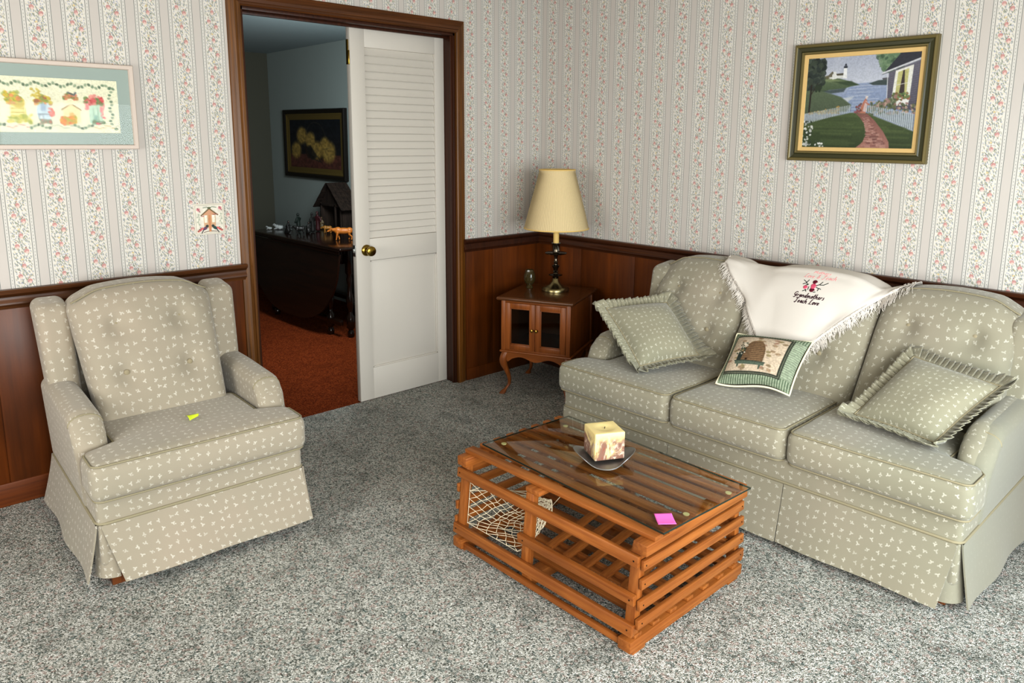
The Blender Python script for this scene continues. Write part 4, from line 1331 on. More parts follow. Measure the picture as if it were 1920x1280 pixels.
for it in range(8):
    g = grid_.copy()
    g[1:-1, 1:-1] = .5*g[1:-1, 1:-1]+.125*(grid_[:-2, 1:-1]+grid_[2:, 1:-1]+grid_[1:-1, :-2]+grid_[1:-1, 2:])
    grid_ = g
    for j in range(NT+NB+1):
        for i in range(NS+1):
            grid_[j, i] = push(Vector(grid_[j, i]), .012)
            if j > NB+2: grid_[j, i, 1] = min(grid_[j, i, 1], lim[j, i]+.004)
def throw_pt(u, t):
    fi = min(max(u, 0), 1)*NS; fj = min(max(t*NT+NB, 0), NT+NB); i = min(int(fi), NS-1); j = min(int(fj), NT+NB-1); a, c_ = fi-i, fj-j
    return Vector(grid_[j, i]*(1-a)*(1-c_)+grid_[j, i+1]*a*(1-c_)+grid_[j+1, i]*(1-a)*c_+grid_[j+1, i+1]*a*c_)
TC = Vector((1.93, -.33, .72))
thr = thing('throw_blanket', 'white fringed throw embroidered with roses draped over the sofa back', 'blanket', TC)
b = MB(); b.grid(lambda u, v: tuple(Vector(grid_[round(v*(NT+NB)), round(u*NS)])-TC), NS, NT+NB, .9, .6)
o = b.build('cloth', M['throw'], thr, True, 0, 180)
CLOTH = BVHTree.FromPolygons([Vector(p)+TC for p in b.v], b.f)
md = o.modifiers.new('thick', 'SOLIDIFY'); md.thickness = .003; md.offset = 0
# fringe: loose strands along the two hanging edges
b = MB(); rf = random.Random(11)
for s0, dirx in ((0, -1), (1, 1)):
    for k in range(520):
        t = rf.uniform(-.04, .93)
        p = throw_pt(s0, t); L = rf.uniform(.028, .060)
        d = Vector((dirx*rf.uniform(-.1, .75), -rf.uniform(.0, .10), -rf.uniform(.45, 1.0))).normalized()
        p = push(p+Vector((-dirx*.008, -.003, .004)), .007); pts = [p]
        for j in range(5):
            d = (d+Vector((rf.uniform(-.35, .35), rf.uniform(-.05, .05), rf.uniform(-.30, .12)))).normalized()
            nx = pts[-1]+d*L/5
            h = sofa_front(nx.x, nx.z)
            if h is not None: nx.y = min(h-.006, pts[-1].y+.004)
            pts.append(push(nx, .007))
        bad = False
        for p0, p1 in zip(pts[:-1], pts[1:]):
            for off in (Vector((0, 0, 0)), Vector((0, .0025, 0)), Vector((0, 0, -.0025))):
                dv = p1-p0; hh = SOFA.ray_cast(p0+off, dv.normalized(), dv.length+.003)
                if hh[0] is not None: bad = True
        if bad: continue
        b.tube([tuple(q-TC) for q in pts], [.0015, .0014, .0013, .0012, .0010, .0007], 4)
fr_ = b.build('fringe', M['throw'], thr, True, 0, 180); fr_['kind'] = 'stuff'

# embroidery: strokes laid on the cloth
def on_throw(px, pz):
    """px metres right of the motif centre, pz metres up, laid on the cloth"""
    x = 1.996+px; z = .836+pz*.78
    h = CLOTH.ray_cast(Vector((x, -2, z)), Vector((0, 1, 0)))
    y = h[0].y if h[0] is not None else YT
    return Vector((x, y-.0022, z))-TC
GLYPH = {  # monoline script letters on a 0..1 cell (x advance, strokes)
 'G': (1.0, [[(.85,.85),(.6,1),(.3,.85),(.15,.45),(.4,.2),(.7,.4),(.8,.6),(.7,.1),(.5,-.2),(.2,-.15)]]),
 'r': (.55, [[(.05,0),(.15,.5),(.2,.35),(.45,.5)]]), 'a': (.7, [[(.6,.45),(.3,.5),(.1,.2),(.3,0),(.55,.4),(.6,.05),(.7,.0)]]),
 'n': (.7, [[(.05,0),(.15,.5)],[(.1,.25),(.4,.5),(.5,.4),(.5,.05),(.65,0)]]), 'd': (.75, [[(.5,.45),(.25,.45),(.1,.2),(.25,0),(.5,.3),(.65,1)],[(.5,.3),(.55,.02),(.7,0)]]),
 'm': (1.0, [[(.05,0),(.12,.5)],[(.08,.25),(.3,.5),(.38,.4),(.38,0)],[(.38,.25),(.62,.5),(.72,.4),(.74,.05),(.95,0)]]),
 'o': (.65, [[(.35,.5),(.1,.3),(.2,0),(.45,.1),(.5,.4),(.35,.5),(.65,.45)]]), 't': (.5, [[(.25,.95),(.15,.1),(.4,0)],[(.0,.6),(.45,.65)]]),
 'h': (.7, [[(.05,0),(.2,1)],[(.1,.25),(.4,.5),(.5,.38),(.48,.05),(.65,0)]]), 'e': (.6, [[(.1,.22),(.45,.35),(.35,.5),(.12,.3),(.2,0),(.5,.1)]]),
 's': (.5, [[(.4,.5),(.2,.4),(.38,.2),(.25,0),(.05,.05)]]), 'T': (.9, [[(.05,.85),(.4,1),(.9,.95)],[(.5,.97),(.45,.2),(.25,-.1),(.05,.05)]]),
 'c': (.55, [[(.45,.42),(.25,.5),(.08,.2),(.2,0),(.45,.1)]]), 'L': (.85, [[(.65,.95),(.45,1),(.35,.6),(.25,.1),(.05,0),(.3,.05),(.75,.0)]]),
 'v': (.6, [[(.05,.5),(.2,0),(.45,.45),(.6,.48)]]), 'M': (1.2, [[(.05,0),(.25,1),(.5,.2),(.85,1),(.95,.05),(1.1,0)]]), '&': (.9, [[(.7,.05),(.2,.75),(.4,.95),(.5,.7),(.1,.2),(.35,0),(.7,.4)]]), ' ': (.5, []),
}
def stitch_text(txt, cx, z, h, width, mat, r, name):
    adv = sum(GLYPH[ch][0] for ch in txt); kx = width/adv; x = cx-width/2; b = MB()
    for ch in txt:
        w_, st = GLYPH[ch]
        for s_ in st:
            pts = []
            for i in range(len(s_)-1):
                for q in range(3):
                    t = q/3; pts.append((lerp(s_[i][0], s_[i+1][0], t), lerp(s_[i][1], s_[i+1][1], t)))
            pts.append(s_[-1])
            b.tube([tuple(on_throw(x+px*kx+py*h*.22, z+py*h)) for px, py in pts], r, 5)
        x += w_*kx
    return b.build(name, mat, thr, True, 0, 180)
stitch_text('Grandmothers', .0, -.050, .024, .134, M['thread_plum'], .0017, 'embroidered_words')
stitch_text('Teach Love', .0, -.078, .024, .108, M['thread_plum'], .0017, 'embroidered_words')
stitch_text('Love & Teach', .014, .048, .018, .138, M['thread_pink'], .0013, 'embroidered_words')
stitch_text('Mothers', .014, .070, .014, .074, M['thread_pink'], .0011, 'embroidered_words')
def stitch_patch(pts_list, mat, name, r=.002):
    b = MB()
    for pts in pts_list: b.tube([tuple(on_throw(*p)) for p in pts], r, 5)
    b.build(name, mat, thr, True, 0, 180)
def spiral(cx, cz, R0, turns=2.2): return [(cx+R0*(1-i/24)*math.cos(i*turns*2*PI/24), cz+R0*(1-i/24)*math.sin(i*turns*2*PI/24)) for i in range(24)]
stitch_patch([spiral(.004, .030, .009), spiral(.004, -.010, .010), spiral(.004,.030,.005), spiral(.004,-.010,.006)], M['thread_red'], 'embroidered_roses', .0026)
stitch_patch([spiral(.004, .011, .010), spiral(.004, .003, .008), spiral(-.028, .0, .008)], M['thread_rose'], 'embroidered_roses', .0030)
stitch_patch([[(-.02,.012),(-.035,.028),(-.046,.034)],[(-.03,.022),(-.044,.014)],[(-.03,.024),(-.024,.038)],[(-.03,.010),(-.018,.018)],[(.014,.014),(.028,.022),(.036,.036)],[(.028,.020),(.044,.022),(.060,.034)],[(.016,.008),(.030,.002)],[(.030,.004),(.040,.000)],[(.030,.004),(.028,-.010)],[(-.014,.006),(-.014,-.010)],[(-.020,-.010),(-.034,-.020)],[(-.024,-.010),(-.018,-.020)],[(.012,-.018),(.022,-.016)]], M['thread_dark'], 'embroidered_leaves', .0017)

# ------------------------------------------------------------------ folded lime tag on the chair
tagm = note('price_tag', 'small folded lime green paper tag lying on the armchair seat', 'tag',
     [(.727,-2.536,.4615),(.752,-2.497,.4615),(.757,-2.500,.4615),(.782,-2.540,.4615)], M['lime'], lambda u, v: .008*math.sin(PI*min(1, v*1.0)))
# ================================================================== pictures
def frame_ring(b, w, h, prof):
    """mitred frame in local (across, up) with profile of (inset, depth) pairs, outside first"""
    n = len(prof); vs = []
    for (sx, sy) in ((-1,-1),(1,-1),(1,1),(-1,1)):
        for i, d in prof: vs.append((sx*(w/2-i), sy*(h/2-i), d))
    fs = []
    for c in range(4):
        c2 = (c+1) % 4
        for i in range(n-1): fs.append((c*n+i, c2*n+i, c2*n+i+1, c*n+i+1))
    return b.add(vs, fs)
def on_wall(b, axis):
    """local (across, up, out) -> wall axes"""
    if axis == 'back': b.v = [(x, -d, z) for (x, z, d) in b.v]
    else: b.v = [(d, x, z) for (x, z, d) in b.v]
    return b

# ---- seascape with a cottage on the back wall
W, H = .608, .522
sea = thing('framed_painting', 'seaside cottage and lighthouse painting in an olive and gold frame', 'painting', (1.980, -.006, 1.623), (0, R(.4), 0))
def sea_art():
    c = Canvas(250, 212, (150, 160, 178))
    c.vgrad(-.01, .32, (172, 178, 196), (196, 200, 212))
    n = c.noise(6, 2); m = np.clip((n-.45)*3, 0, 1)*(c.Y < .34); c.put(m, (214, 216, 222), .6)
    c.vgrad(.30, .56, (168, 178, 202), (122, 140, 172))
    # sea
    c.poly([(.42,.30),(1,.28),(1,.62),(.30,.62)], (150, 164, 194), 1, 2, (128, 146, 178))
    for i in range(26):
        y = .33+.012*i; x0 = .44-.16*max(0, (y-.40))*2+c.rs.uniform(-.05, .05)
        c.line([(x0, y), (x0+c.rs.uniform(.12, .3), y-.006)], .006, ((206, 210, 222), (120, 138, 176), (176, 186, 206))[i % 3], .6, 2)
    c.poly([(.30,.46),(.46,.44),(.40,.50),(.44,.56),(.36,.60),(.24,.52)], (200, 204, 206), .85, 3)
    # far headland
    c.poly([(.58,.305),(.66,.275),(.76,.27),(.80,.30),(.76,.33),(.62,.325)], (70, 84, 82), 1, 2); c.poly([(.69,.255),(.74,.25),(.76,.27),(.70,.275)], (92, 92, 96))
    # left hills
    c.poly([(0,.30),(.10,.22),(.26,.22),(.40,.27),(.50,.315),(.42,.33),(.36,.35),(.22,.36),(0,.44)], (104, 122, 86), 1, 2, (70, 90, 62))
    c.poly([(.08,.24),(.24,.235),(.38,.28),(.30,.29)], (138, 152, 104), .8, 4)
    c.poly([(.24,.27),(.42,.27),(.49,.315),(.40,.32)], (58, 78, 52), .8, 3)
    c.poly([(.14,.37),(.38,.345),(.36,.385),(.24,.40)], (60, 74, 70), .8, 3)
    c.poly([(0,.36),(.16,.37),(.34,.44),(.44,.53),(.40,.60),(0,.62)], (98, 114, 84), 1, 3, (84, 98, 74))
    # lighthouse and house
    c.poly([(.205,.215),(.235,.165),(.275,.165),(.285,.235),(.21,.24)], (222, 222, 216)); c.poly([(.19,.215),(.24,.155),(.275,.215),(.20,.22)], (104, 96, 74), .9); c.poly([(.24,.195),(.262,.16),(.285,.20),(.282,.24),(.243,.245)], (226, 226, 220))
    c.poly([(.285,.19),(.35,.185),(.355,.235),(.285,.235)], (214, 214, 208)); c.poly([(.275,.185),(.345,.18),(.352,.205),(.285,.205)], (92, 86, 70))
    c.poly([(.345,.125),(.372,.125),(.380,.24),(.340,.24)], (232, 232, 230)); c.poly([(.342,.108),(.375,.108),(.375,.128),(.342,.128)], (40, 46, 58)); c.poly([(.346,.105),(.359,.075),(.372,.105)], (50, 54, 66))
    c.poly([(.08,.225),(.20,.20),(.22,.235),(.12,.245)], (112, 104, 70), .9, 3)
    # left tree
    c.dabs(240, (0, .02, .16, .34), .030, ((52, 64, 58), (70, 82, 66), (40, 50, 46), (86, 98, 82)), .75, lambda x, y: x < .20-.25*abs(y-.1))
    c.line([(.05,.30),(.045,.60)], .018, (52, 44, 36)); c.line([(.055,.40),(.11,.28)], .01, (56, 48, 38))
    for x in (.10, .13): c.ell(x, .335, .018, .045, (52, 66, 46))
    # right tree and house
    c.dabs(170, (.62, -.02, .86, .22), .030, ((96, 126, 92), (112, 142, 104), (72, 98, 74), (130, 156, 118)), .8, lambda x, y: x > .64+.5*max(0, y-.05))
    c.poly([(.70,.20),(.84,-.01),(1.01,-.01),(1.01,.06)], (58, 60, 70)); c.line([(.69,.205),(1.01,.065)], .016, (206, 206, 210)); c.line([(.69,.218),(1.01,.082)], .006, (96, 96, 104))
    c.poly([(.745,.20),(1.01,.085),(1.01,.60),(.80,.58),(.745,.55)], (110, 106, 120), 1, 1.5, (88, 84, 98))
    for i in range(18): c.line([(.745,.22+.021*i),(1.0,.13+.024*i)], .003, (134, 130, 146), .55)
    c.line([(.735,.215),(.75,.54)], .008, (202, 202, 206))
    c.poly([(.800,.185),(.945,.13),(.935,.50),(.785,.52)], (228, 226, 214)); c.poly([(.822,.20),(.910,.165),(.905,.455),(.812,.47)], (196, 190, 120))
    c.poly([(.862,.185),(.875,.18),(.892,.455),(.842,.46)], (74, 62, 58)); c.line([(.815,.335),(.905,.315)], .006, (226, 222, 206))
    c.poly([(.790,.49),(.935,.455),(.930,.545),(.785,.55)], (224, 222, 216)); c.dabs(50, (.79,.42,.93,.49), .014, ((92, 116, 66), (176, 112, 86), (130, 98, 62), (110, 138, 84)), .9)
    # flower bank
    c.dabs(150, (.60,.42,.82,.58), .018, ((96, 106, 74), (120, 128, 92), (172, 130, 122), (84, 96, 66)), .75, lambda x, y: y > .56-.45*(x-.60)*1.2)
    c.dabs(130, (.58,.50,1.0,.64), .013, ((156, 116, 108), (108, 112, 76), (190, 160, 140), (82, 92, 62)), .8, lambda x, y: y > .50+.12*max(0, x-.75))
    c.dabs(130, (.02,.53,.34,.62), .012, ((190, 150, 70), (120, 118, 62), (206, 178, 96), (150, 116, 62)), .85, lambda x, y: y > .62-.22*x)
    # lawn
    c.poly([(0,.74),(.10,.70),(.44,.615),(.58,.62),(1,.82),(1,1.01),(0,1.01)], (86, 104, 58), 1, 3, (54, 70, 38))
    for i in range(18):
        y = c.rs.uniform(.66, .98); c.line([(c.rs.uniform(.05,.3), y), (c.rs.uniform(.4,.56), y+.01)], .014, ((108, 126, 72), (48, 62, 34))[i % 2], .35, 5)
    for i in range(10):
        y = c.rs.uniform(.74, .98); c.line([(c.rs.uniform(.70,.8), y), (c.rs.uniform(.85,1), y+.01)], .014, ((112, 128, 70), (50, 64, 34))[i % 2], .4, 5)
    # picket fences
    def fence(x0, y0, h0, x1, y1, h1, n):
        for i in range(n+1):
            t = i/n; x = lerp(x0, x1, t); y = lerp(y0, y1, t); h = lerp(h0, h1, t)
            c.line([(x, y), (x-.004, y-h)], .009, (188, 196, 198), .95); c.line([(x+.008, y), (x+.006, y-h*.9)], .005, (74, 88, 80), .6)
    fence(.015,.735,.115,.43,.60,.065, 27); fence(.585,.60,.062,.98,.80,.165, 24)
    c.dabs(60, (.0,.70,.10,.98), .014, ((228, 228, 220), (60, 76, 50), (50, 62, 44), (190, 190, 186)), .85, lambda x, y: x < .09-.05*abs(y-.8))
    c.dabs(26, (.12,.93,.22,.99), .010, ((228, 226, 222), (70, 84, 58)), .85)
    # path
    c.poly([(.49,.625),(.59,.625),(.66,.70),(.745,.82),(.80,.93),(.81,1.01),(.50,1.01),(.57,.94),(.60,.84),(.575,.74),(.53,.67)], (142, 92, 82), 1, 1.5, (170, 116, 102))
    rs = c.rs
    for _ in range(120):
        y = rs.uniform(.66, .99); t = (y-.625)/.385; xl = lerp(.50, .545, t)+.06*math.sin(t*3.0)*(t < .8); xr = lerp(.59, .80, t**.9)
        x = rs.uniform(xl+.02, xr-.02); k = .006+.022*t
        c.poly([(x-k, y-k*.5), (x+k*.9, y-k*.6), (x+k, y+k*.5), (x-k*.8, y+k*.6)], ((132, 84, 76), (166, 112, 98), (150, 98, 88), (182, 132, 118))[rs.randint(4)], .9, 1.5); c.line([(x-k, y+k*.6), (x+k, y+k*.55)], .004, (206, 164, 148), .7)
    # figure on the path
    c.poly([(.508,.62),(.545,.50),(.565,.46),(.585,.50),(.575,.625)], (190, 120, 96)); c.poly([(.548,.60),(.565,.49),(.585,.50),(.577,.61)], (206, 190, 190), .8); c.line([(.56,.50),(.60,.53)], .012, (196, 120, 100)); c.ell(.573, .455, .012, .014, (214, 190, 176)); c.ell(.574, .445, .016, .008, (216, 206, 204))
    c.dabs(20, (.48,.52,.53,.61), .012, ((150, 80, 84), (110, 70, 60)), .8)
    c.grain(.05, 90, 6)
    g = c.a.mean(-1, keepdims=True); c.a = (g+(c.a-g)*.82)*.90; return c
prof_o = [(.0, .0), (.0, .020), (.006, .026), (.012, .024)]
b = on_wall(frame_ring(MB(), W, H, [(0,-.010),(0,.018),(.004,.024),(.010,.025),(.014,.022)]), 'back'); b.build('outer_moulding', M['oliveframe2'], sea)
b = on_wall(frame_ring(MB(), W, H, [(.014,.022),(.017,.019),(.030,.017),(.036,.021),(.0365,.022)]), 'back'); b.build('olive_band', M['oliveframe'], sea)
b = on_wall(frame_ring(MB(), W, H, [(.0365,.022),(.041,.022),(.044,.017),(.046,.012)]), 'back'); b.build('gilt_edge', M['oliveframe2'], sea)
b = on_wall(frame_ring(MB(), W, H, [(.046,.012),(.062,.010),(.064,.007)]), 'back'); b.build('linen_liner', M['linen'], sea)
cv = sea_art(); iw, ih = W-.126, H-.126
painted_panel(cv, lambda x, y: (-iw/2+x*iw, -.0075, ih/2-y*ih)).build('canvas', M['art'], sea)

# ---- long needlework picture on the left wall (runs out of the frame of the photograph)
PW, PH = 1.02, .337
nee = thing('framed_needlework', 'long pale pink framed needlework of four flowery birdhouses with sage mat', 'picture', (.012, -2.400-PW/2, 1.572))
def birdhouse_art():
    c = Canvas(300, 78, (222, 220, 196)); rs = c.rs
    # ivy border
    for (x0, x1, y) in ((.02, .98, .13), (.02, .98, .88)):
        for i in range(70):
            t = i/69; x = lerp(x0, x1, t); yy = y+.03*math.sin(i*1.3)
            if y > .5 and i % 12 in (3, 4, 5, 6, 7, 8):
                c.line([(x-.004, yy), (x+.006, yy)], .014, ((196, 138, 128), (140, 150, 128), (190, 160, 110))[(i//12) % 3], .8); continue
            c.ell(x, yy, .030, .022, ((110, 132, 110), (142, 158, 134), (92, 110, 92))[i % 3], .85, rs.uniform(0, 3))
    for xx in (.03, .965):
        for i in range(12): c.ell(xx+.006*math.sin(i*1.7), .16+.06*i, .026, .022, ((104, 128, 108), (140, 156, 134))[i % 2], .85)
    for xx in (.5,): c.dabs(26, (xx-.03, .08, xx+.03, .26), .024, ((112, 132, 90), (140, 156, 110)), .8)
    # four houses (and their partners in the hidden half)
    def house(x, kind):
        fl = ((206, 190, 110), (206, 130, 110), (176, 190, 120), (222, 170, 150), (120, 140, 92))
        if kind == 0:
            c.poly([(x-0.0259,.75),(x-0.0222,.42),(x-0.0037,.34),(x+0.0222,.42),(x+0.0333,.60),(x+0.0355,.78)], (222, 214, 150), .9); c.ell(x+0.0074, .46, 0.0936, .10, (200, 180, 96), .8)
            for k in range(4): c.line([(x-0.0222, .50+.07*k),(x+0.0296, .50+.07*k)], .018, (190, 172, 100), .8)
            c.dabs(60, (x-0.0407,.28,x+0.0148,.48), .030, ((206, 186, 90), (150, 160, 96), (216, 150, 110), (168, 176, 110)), .8); c.dabs(60, (x-0.0370,.68,x+0.0518,.82), .026, ((196, 190, 96), (206, 196, 120), (166, 172, 96)), .8)
        elif kind == 1:
            c.ell(x, .62, 0.1092, .19, (190, 204, 212), .95); c.line([(x-0.0222,.66),(x+0.0222,.66)], .016, (130, 140, 150)); c.poly([(x-0.0111,.42),(x+0.0059,.42),(x+0.0074,.60),(x-0.0111,.60)], (160, 176, 192)); c.ell(x-0.0133, .72, 0.0390, .06, (150, 162, 172)); c.ell(x-0.0133, .72, 0.0273, .045, (200, 210, 212))
            c.dabs(70, (x-0.0370,.30,x+0.0296,.48), .030, ((206, 140, 100), (196, 180, 90), (160, 110, 96), (150, 160, 96)), .8, lambda a, q: q > .30+3*abs(a-x)); c.dabs(20, (x+0.0185,.55,x+0.0370,.72), .022, ((206, 120, 110), (216, 160, 150)), .85); c.dabs(30, (x-0.0222,.76,x+0.0259,.82), .022, ((140, 150, 130), (190, 130, 110)), .8); c.dabs(20, (x-0.0444,.22,x-0.0074,.36), .024, ((206, 190, 110), (190, 170, 90)), .85)
        elif kind == 2:
            c.poly([(x-0.0333,.80),(x-0.0333,.56),(x,.46),(x+0.0333,.56),(x+0.0333,.80)], (232, 212, 170), .95); c.line([(x-0.0370,.57),(x,.46),(x+0.0370,.57)], .022, (170, 150, 110)); c.poly([(x-0.0104,.62),(x+0.0089,.62),(x+0.0089,.78),(x-0.0104,.78)], (214, 180, 120)); c.poly([(x-0.0222,.36),(x+0.0259,.36),(x+0.0259,.46),(x-0.0222,.50)], (226, 220, 190))
            c.line([(x-0.0259,.34),(x+0.0259,.35)], .04, (150, 130, 96)); c.dabs(40, (x-0.0259,.28,x+0.0259,.38), .022, ((206, 130, 110), (120, 140, 92), (190, 150, 110)), .85); c.dabs(50, (x-0.0444,.70,x+0.0148,.84), .026, ((216, 150, 80), (206, 120, 80), (176, 176, 90)), .8); c.line([(x-0.0074,.26),(x+0.0148,.30),(x+0.0222,.26)], .03, (100, 110, 112), .9)
        else:
            c.poly([(x-0.0259,.80),(x-0.0259,.50),(x+0.0259,.50),(x+0.0296,.80)], (186, 208, 190), .95); c.ell(x, .79, 0.0897, .05, (170, 196, 178)); c.ell(x, .50, 0.0819, .10, (190, 210, 190)); c.line([(x-0.0089,.52),(x-0.0089,.78)], .014, (150, 176, 156)); c.line([(x+0.0104,.52),(x+0.0104,.78)], .014, (150, 176, 156)); c.poly([(x-0.0074,.66),(x+0.0074,.66),(x+0.0074,.76),(x-0.0074,.76)], (150, 180, 166))
            c.dabs(70, (x-0.0370,.28,x+0.0333,.46), .030, ((206, 110, 110), (216, 150, 140), (120, 140, 96), (190, 90, 90)), .85, lambda a, q: q > .28+2*abs(a-x)); c.dabs(20, (x-0.0148,.74,x+0.0370,.82), .026, ((206, 110, 116), (120, 140, 110)), .85); c.dabs(12, (x+0.0222,.48,x+0.0370,.72), .02, ((222, 140, 140),), .85); c.dabs(12, (x-0.0407,.44,x-0.0259,.56), .02, ((222, 140, 140),), .85)
    for x, k in ((.900, 3), (.805, 2), (.700, 1), (.600, 0), (.41, 3), (.31, 2), (.20, 1), (.10, 0)): house(x, k)
    c.grain(.06, 60, 3); return c
b = on_wall(frame_ring(MB(), PW, PH, [(0,-.010),(0,.012),(.003,.016),(.016,.016),(.019,.010),(.019,.004)]), 'left'); b.build('picture_frame', M['pinkframe'], nee, True, 0, 30)
mw = .064
b = on_wall(frame_ring(MB(), PW, PH, [(.019,.005),(mw,.005),(mw+.001,.0035)]), 'left'); b.build('picture_mat', M['mat_green'], nee)
cv = birdhouse_art(); iw, ih = PW-2*mw, PH-2*mw
painted_panel(cv, lambda x, y: (.0032, -iw/2+x*iw, ih/2-y*ih)).build('needlework', M['artcloth'], nee)
b = MB(); b.add([(.008,-PW/2+.019,-PH/2+.019),(.008,PW/2-.019,-PH/2+.019),(.008,PW/2-.019,PH/2-.019),(.008,-PW/2+.019,PH/2-.019)], [(0,1,2,3)]); b.build('picture_glass', M['picglass'], nee)

# ================================================================== the next room
QW, QH = 1.115, .622
still = thing('framed_still_life', 'dark framed still life of yellow flowers on the wall beyond the doorway', 'painting', (-2.885, -.008, 1.407), (0, R(.5), 0))
def still_art():
    c = Canvas(120, 84, (30, 32, 36)); c.vgrad(.0, .75, (26, 30, 36), (34, 32, 34)); c.vgrad(.72, 1.01, (84, 52, 44), (56, 32, 28))
    c.poly([(.0,.80),(.4,.70),(1,.76),(1,1.01),(0,1.01)], (88, 54, 46), .9, 4)
    pts = [(.52+.22*math.cos(a), .56-.50*math.sin(a)) for a in [PI*k/20 for k in range(21)]]; c.line(pts, .02, (58, 56, 50), .8)
    c.poly([(.30,.56),(.74,.60),(.66,.82),(.36,.80)], (46, 36, 30), .9, 3)
    for (x, y, r) in ((.13,.64,.15),(.25,.33,.15),(.42,.42,.14),(.55,.63,.16),(.70,.50,.12),(.77,.66,.19)):
        c.ell(x, y, r*.95, r*1.15, (150, 126, 66), .95, .2, 6)
        for k in range(8): a = k*.8; c.ell(x+.03*math.cos(a), y+.05*math.sin(a), r*.55, r*.5, ((164, 142, 82), (138, 114, 60), (158, 134, 76))[k % 3], .45, a, 6)
    c.poly([(.34,.58),(.42,.52),(.56,.76),(.44,.84)], (34, 34, 34), .8, 3); c.line([(.44,.80),(.62,.86),(.56,.76)], .02, (50, 46, 38)); c.line([(.68,.60),(.82,.56)], .012, (90, 86, 62), .7)
    c.grain(.2, 30, 2); return c
b = on_wall(frame_ring(MB(), QW, QH, [(0,-.012),(0,.022),(.006,.028),(.030,.026),(.040,.016)]), 'back'); b.build('outer_frame', M['blackframe'], still, True, 0, 30)
b = on_wall(frame_ring(MB(), QW, QH, [(.040,.016),(.046,.018),(.062,.012),(.090,.008),(.094,.006)]), 'back'); b.build('gilt_liner', M['dullgold'], still)
cv = still_art(); iw, ih = QW-.188, QH-.188
painted_panel(cv, lambda x, y: (-iw/2+x*iw, -.0065, ih/2-y*ih)).build('canvas', M['art'], still)

# ---- drop leaf table against that wall
TZ = .690
TX0, TX1, TY0, TY1 = -2.72, -1.235, -.748, -.030
dt = thing('drop_leaf_table', 'dark drop leaf gateleg table standing in the next room', 'table', ((TX0+TX1)/2, (TY0+TY1)/2, 0))
ox, oy = (TX0+TX1)/2, (TY0+TY1)/2; hx, hy = (TX1-TX0)/2, (TY1-TY0)/2
b = MB(); b.softbox((2*hx, 2*hy, .022), .010, lambda x, y, z: (x, y, TZ-.011+z), (6, 4, 1), 4); b.build('table_top', M['darkwood'], dt, True, 0, 60)
b = MB()
for k, (dy, dz) in enumerate(((.000, -.020), (.004, -.030), (.002, -.040))): b.tube([(-hx+.02, -hy-.002+dy, TZ+dz), (hx-.01, -hy-.002+dy, TZ+dz)], .0045, 8)
b.build('edge_moulding', M['darkwood'], dt, True)
# hanging leaf, a half oval
vs = []; n = 48
for i in range(n+1):
    t = -1+2*i/n; zz = .555*(1-abs(t)**2.6)**.5
    for d in (0, .016):
        vs.append((t*(hx-.02), -hy+.004+d, TZ-.046)); vs.append((t*(hx-.02), -hy+.004+d-.03*(zz/.555), TZ-.046-zz))
fs = []
for i in range(n):
    a, c = i*4, i*4+4
    fs += [(a, c, c+1, a+1), (a+2, a+3, c+3, c+2), (a+1, c+1, c+3, a+3), (a, a+2, c+2, c)]
MB().add(vs, fs).build('drop_leaf', M['darkwood_leaf'], dt, True, 0, 40)
MB().box((-hx+.16, -hy+.10, TZ-.14), (hx-.16, hy-.10, TZ-.022)).build('apron', M['darkwood'], dt, True, .003)
LP = [(.020,0),(.026,.02),(.022,.045),(.016,.055),(.030,.075),(.030,.16),(.018,.175),(.014,.20),(.026,.24),(.030,.29),(.018,.34),(.014,.40),(.024,.44),(.016,.47),(.028,.49),(.028,TZ-.022)]
for (x, y) in ((hx-.30, -hy+.075), (-hx+.30, -hy+.075), (hx-.12, -hy+.14), (-hx+.12, -hy+.14), (hx-.12, hy-.12), (-hx+.12, hy-.12)):
    b = MB(); b.lathe(LP, 16, (x, y, 0)); b.build('leg', M['darkwood'], dt, True, 0, 50)
for y in (-hy+.075, hy-.12):
    MB().box((-hx+.14, y-.016, .095), (hx-.14, y+.016, .135)).build('stretcher', M['darkwood'], dt, True, .003)

# ---- stable of the nativity set
SX, SY = -2.310, -.135
st = thing('toy_stable', 'dark wooden toy stable with a steep roof on the drop leaf table', 'toy stable', (SX, SY, TZ))
w2, d2, eh, rh = .170, .070, .205, .385
def sb(lo, hi, name): MB().box(lo, hi).build(name, M['oldwood'], st, True, .002)
sb((-w2, -d2, 0), (w2, d2, .014), 'stable_floor'); sb((-w2, d2-.010, .014), (w2, d2, eh), 'back_wall')
sb((-w2, -d2, .014), (-w2+.012, d2, eh), 'side_wall'); sb((w2-.012, -d2+.02, .014), (w2, d2, eh), 'side_wall')
for x in (-w2+.008, .075, w2-.008): sb((x-.008, -d2, .014), (x+.008, -d2+.016, eh+.02), 'post')
sb((-w2, -d2, eh-.006), (w2, -d2+.014, eh+.012), 'beam')
for s in (-1, 1):
    b = MB(); p = Vector((0, 0, rh)); q = Vector((s*(w2+.065), 0, eh-.030)); nrm = Vector((s*(rh-eh), 0, w2+.05)).normalized()
    for k in range(5):
        y0 = -d2-.030+k*.0385
        for (a, c, t) in ((0, .36, .0), (.32, .70, .003), (.66, 1.0, .006)):
            A = p.lerp(q, a); B = p.lerp(q, c); o = nrm*(.010-t)
            vs = []
            for z in (0, .006):
                for (P_, y) in ((A, y0), (B, y0), (B, y0+.036), (A, y0+.036)): vs.append((P_+o+nrm*z)+Vector((0, y, 0)))
            b.add(vs, [(0,3,2,1),(4,5,6,7),(0,1,5,4),(1,2,6,5),(2,3,7,6),(3,0,4,7)])
    b.build('roof_slope', M['oldwood'], st)
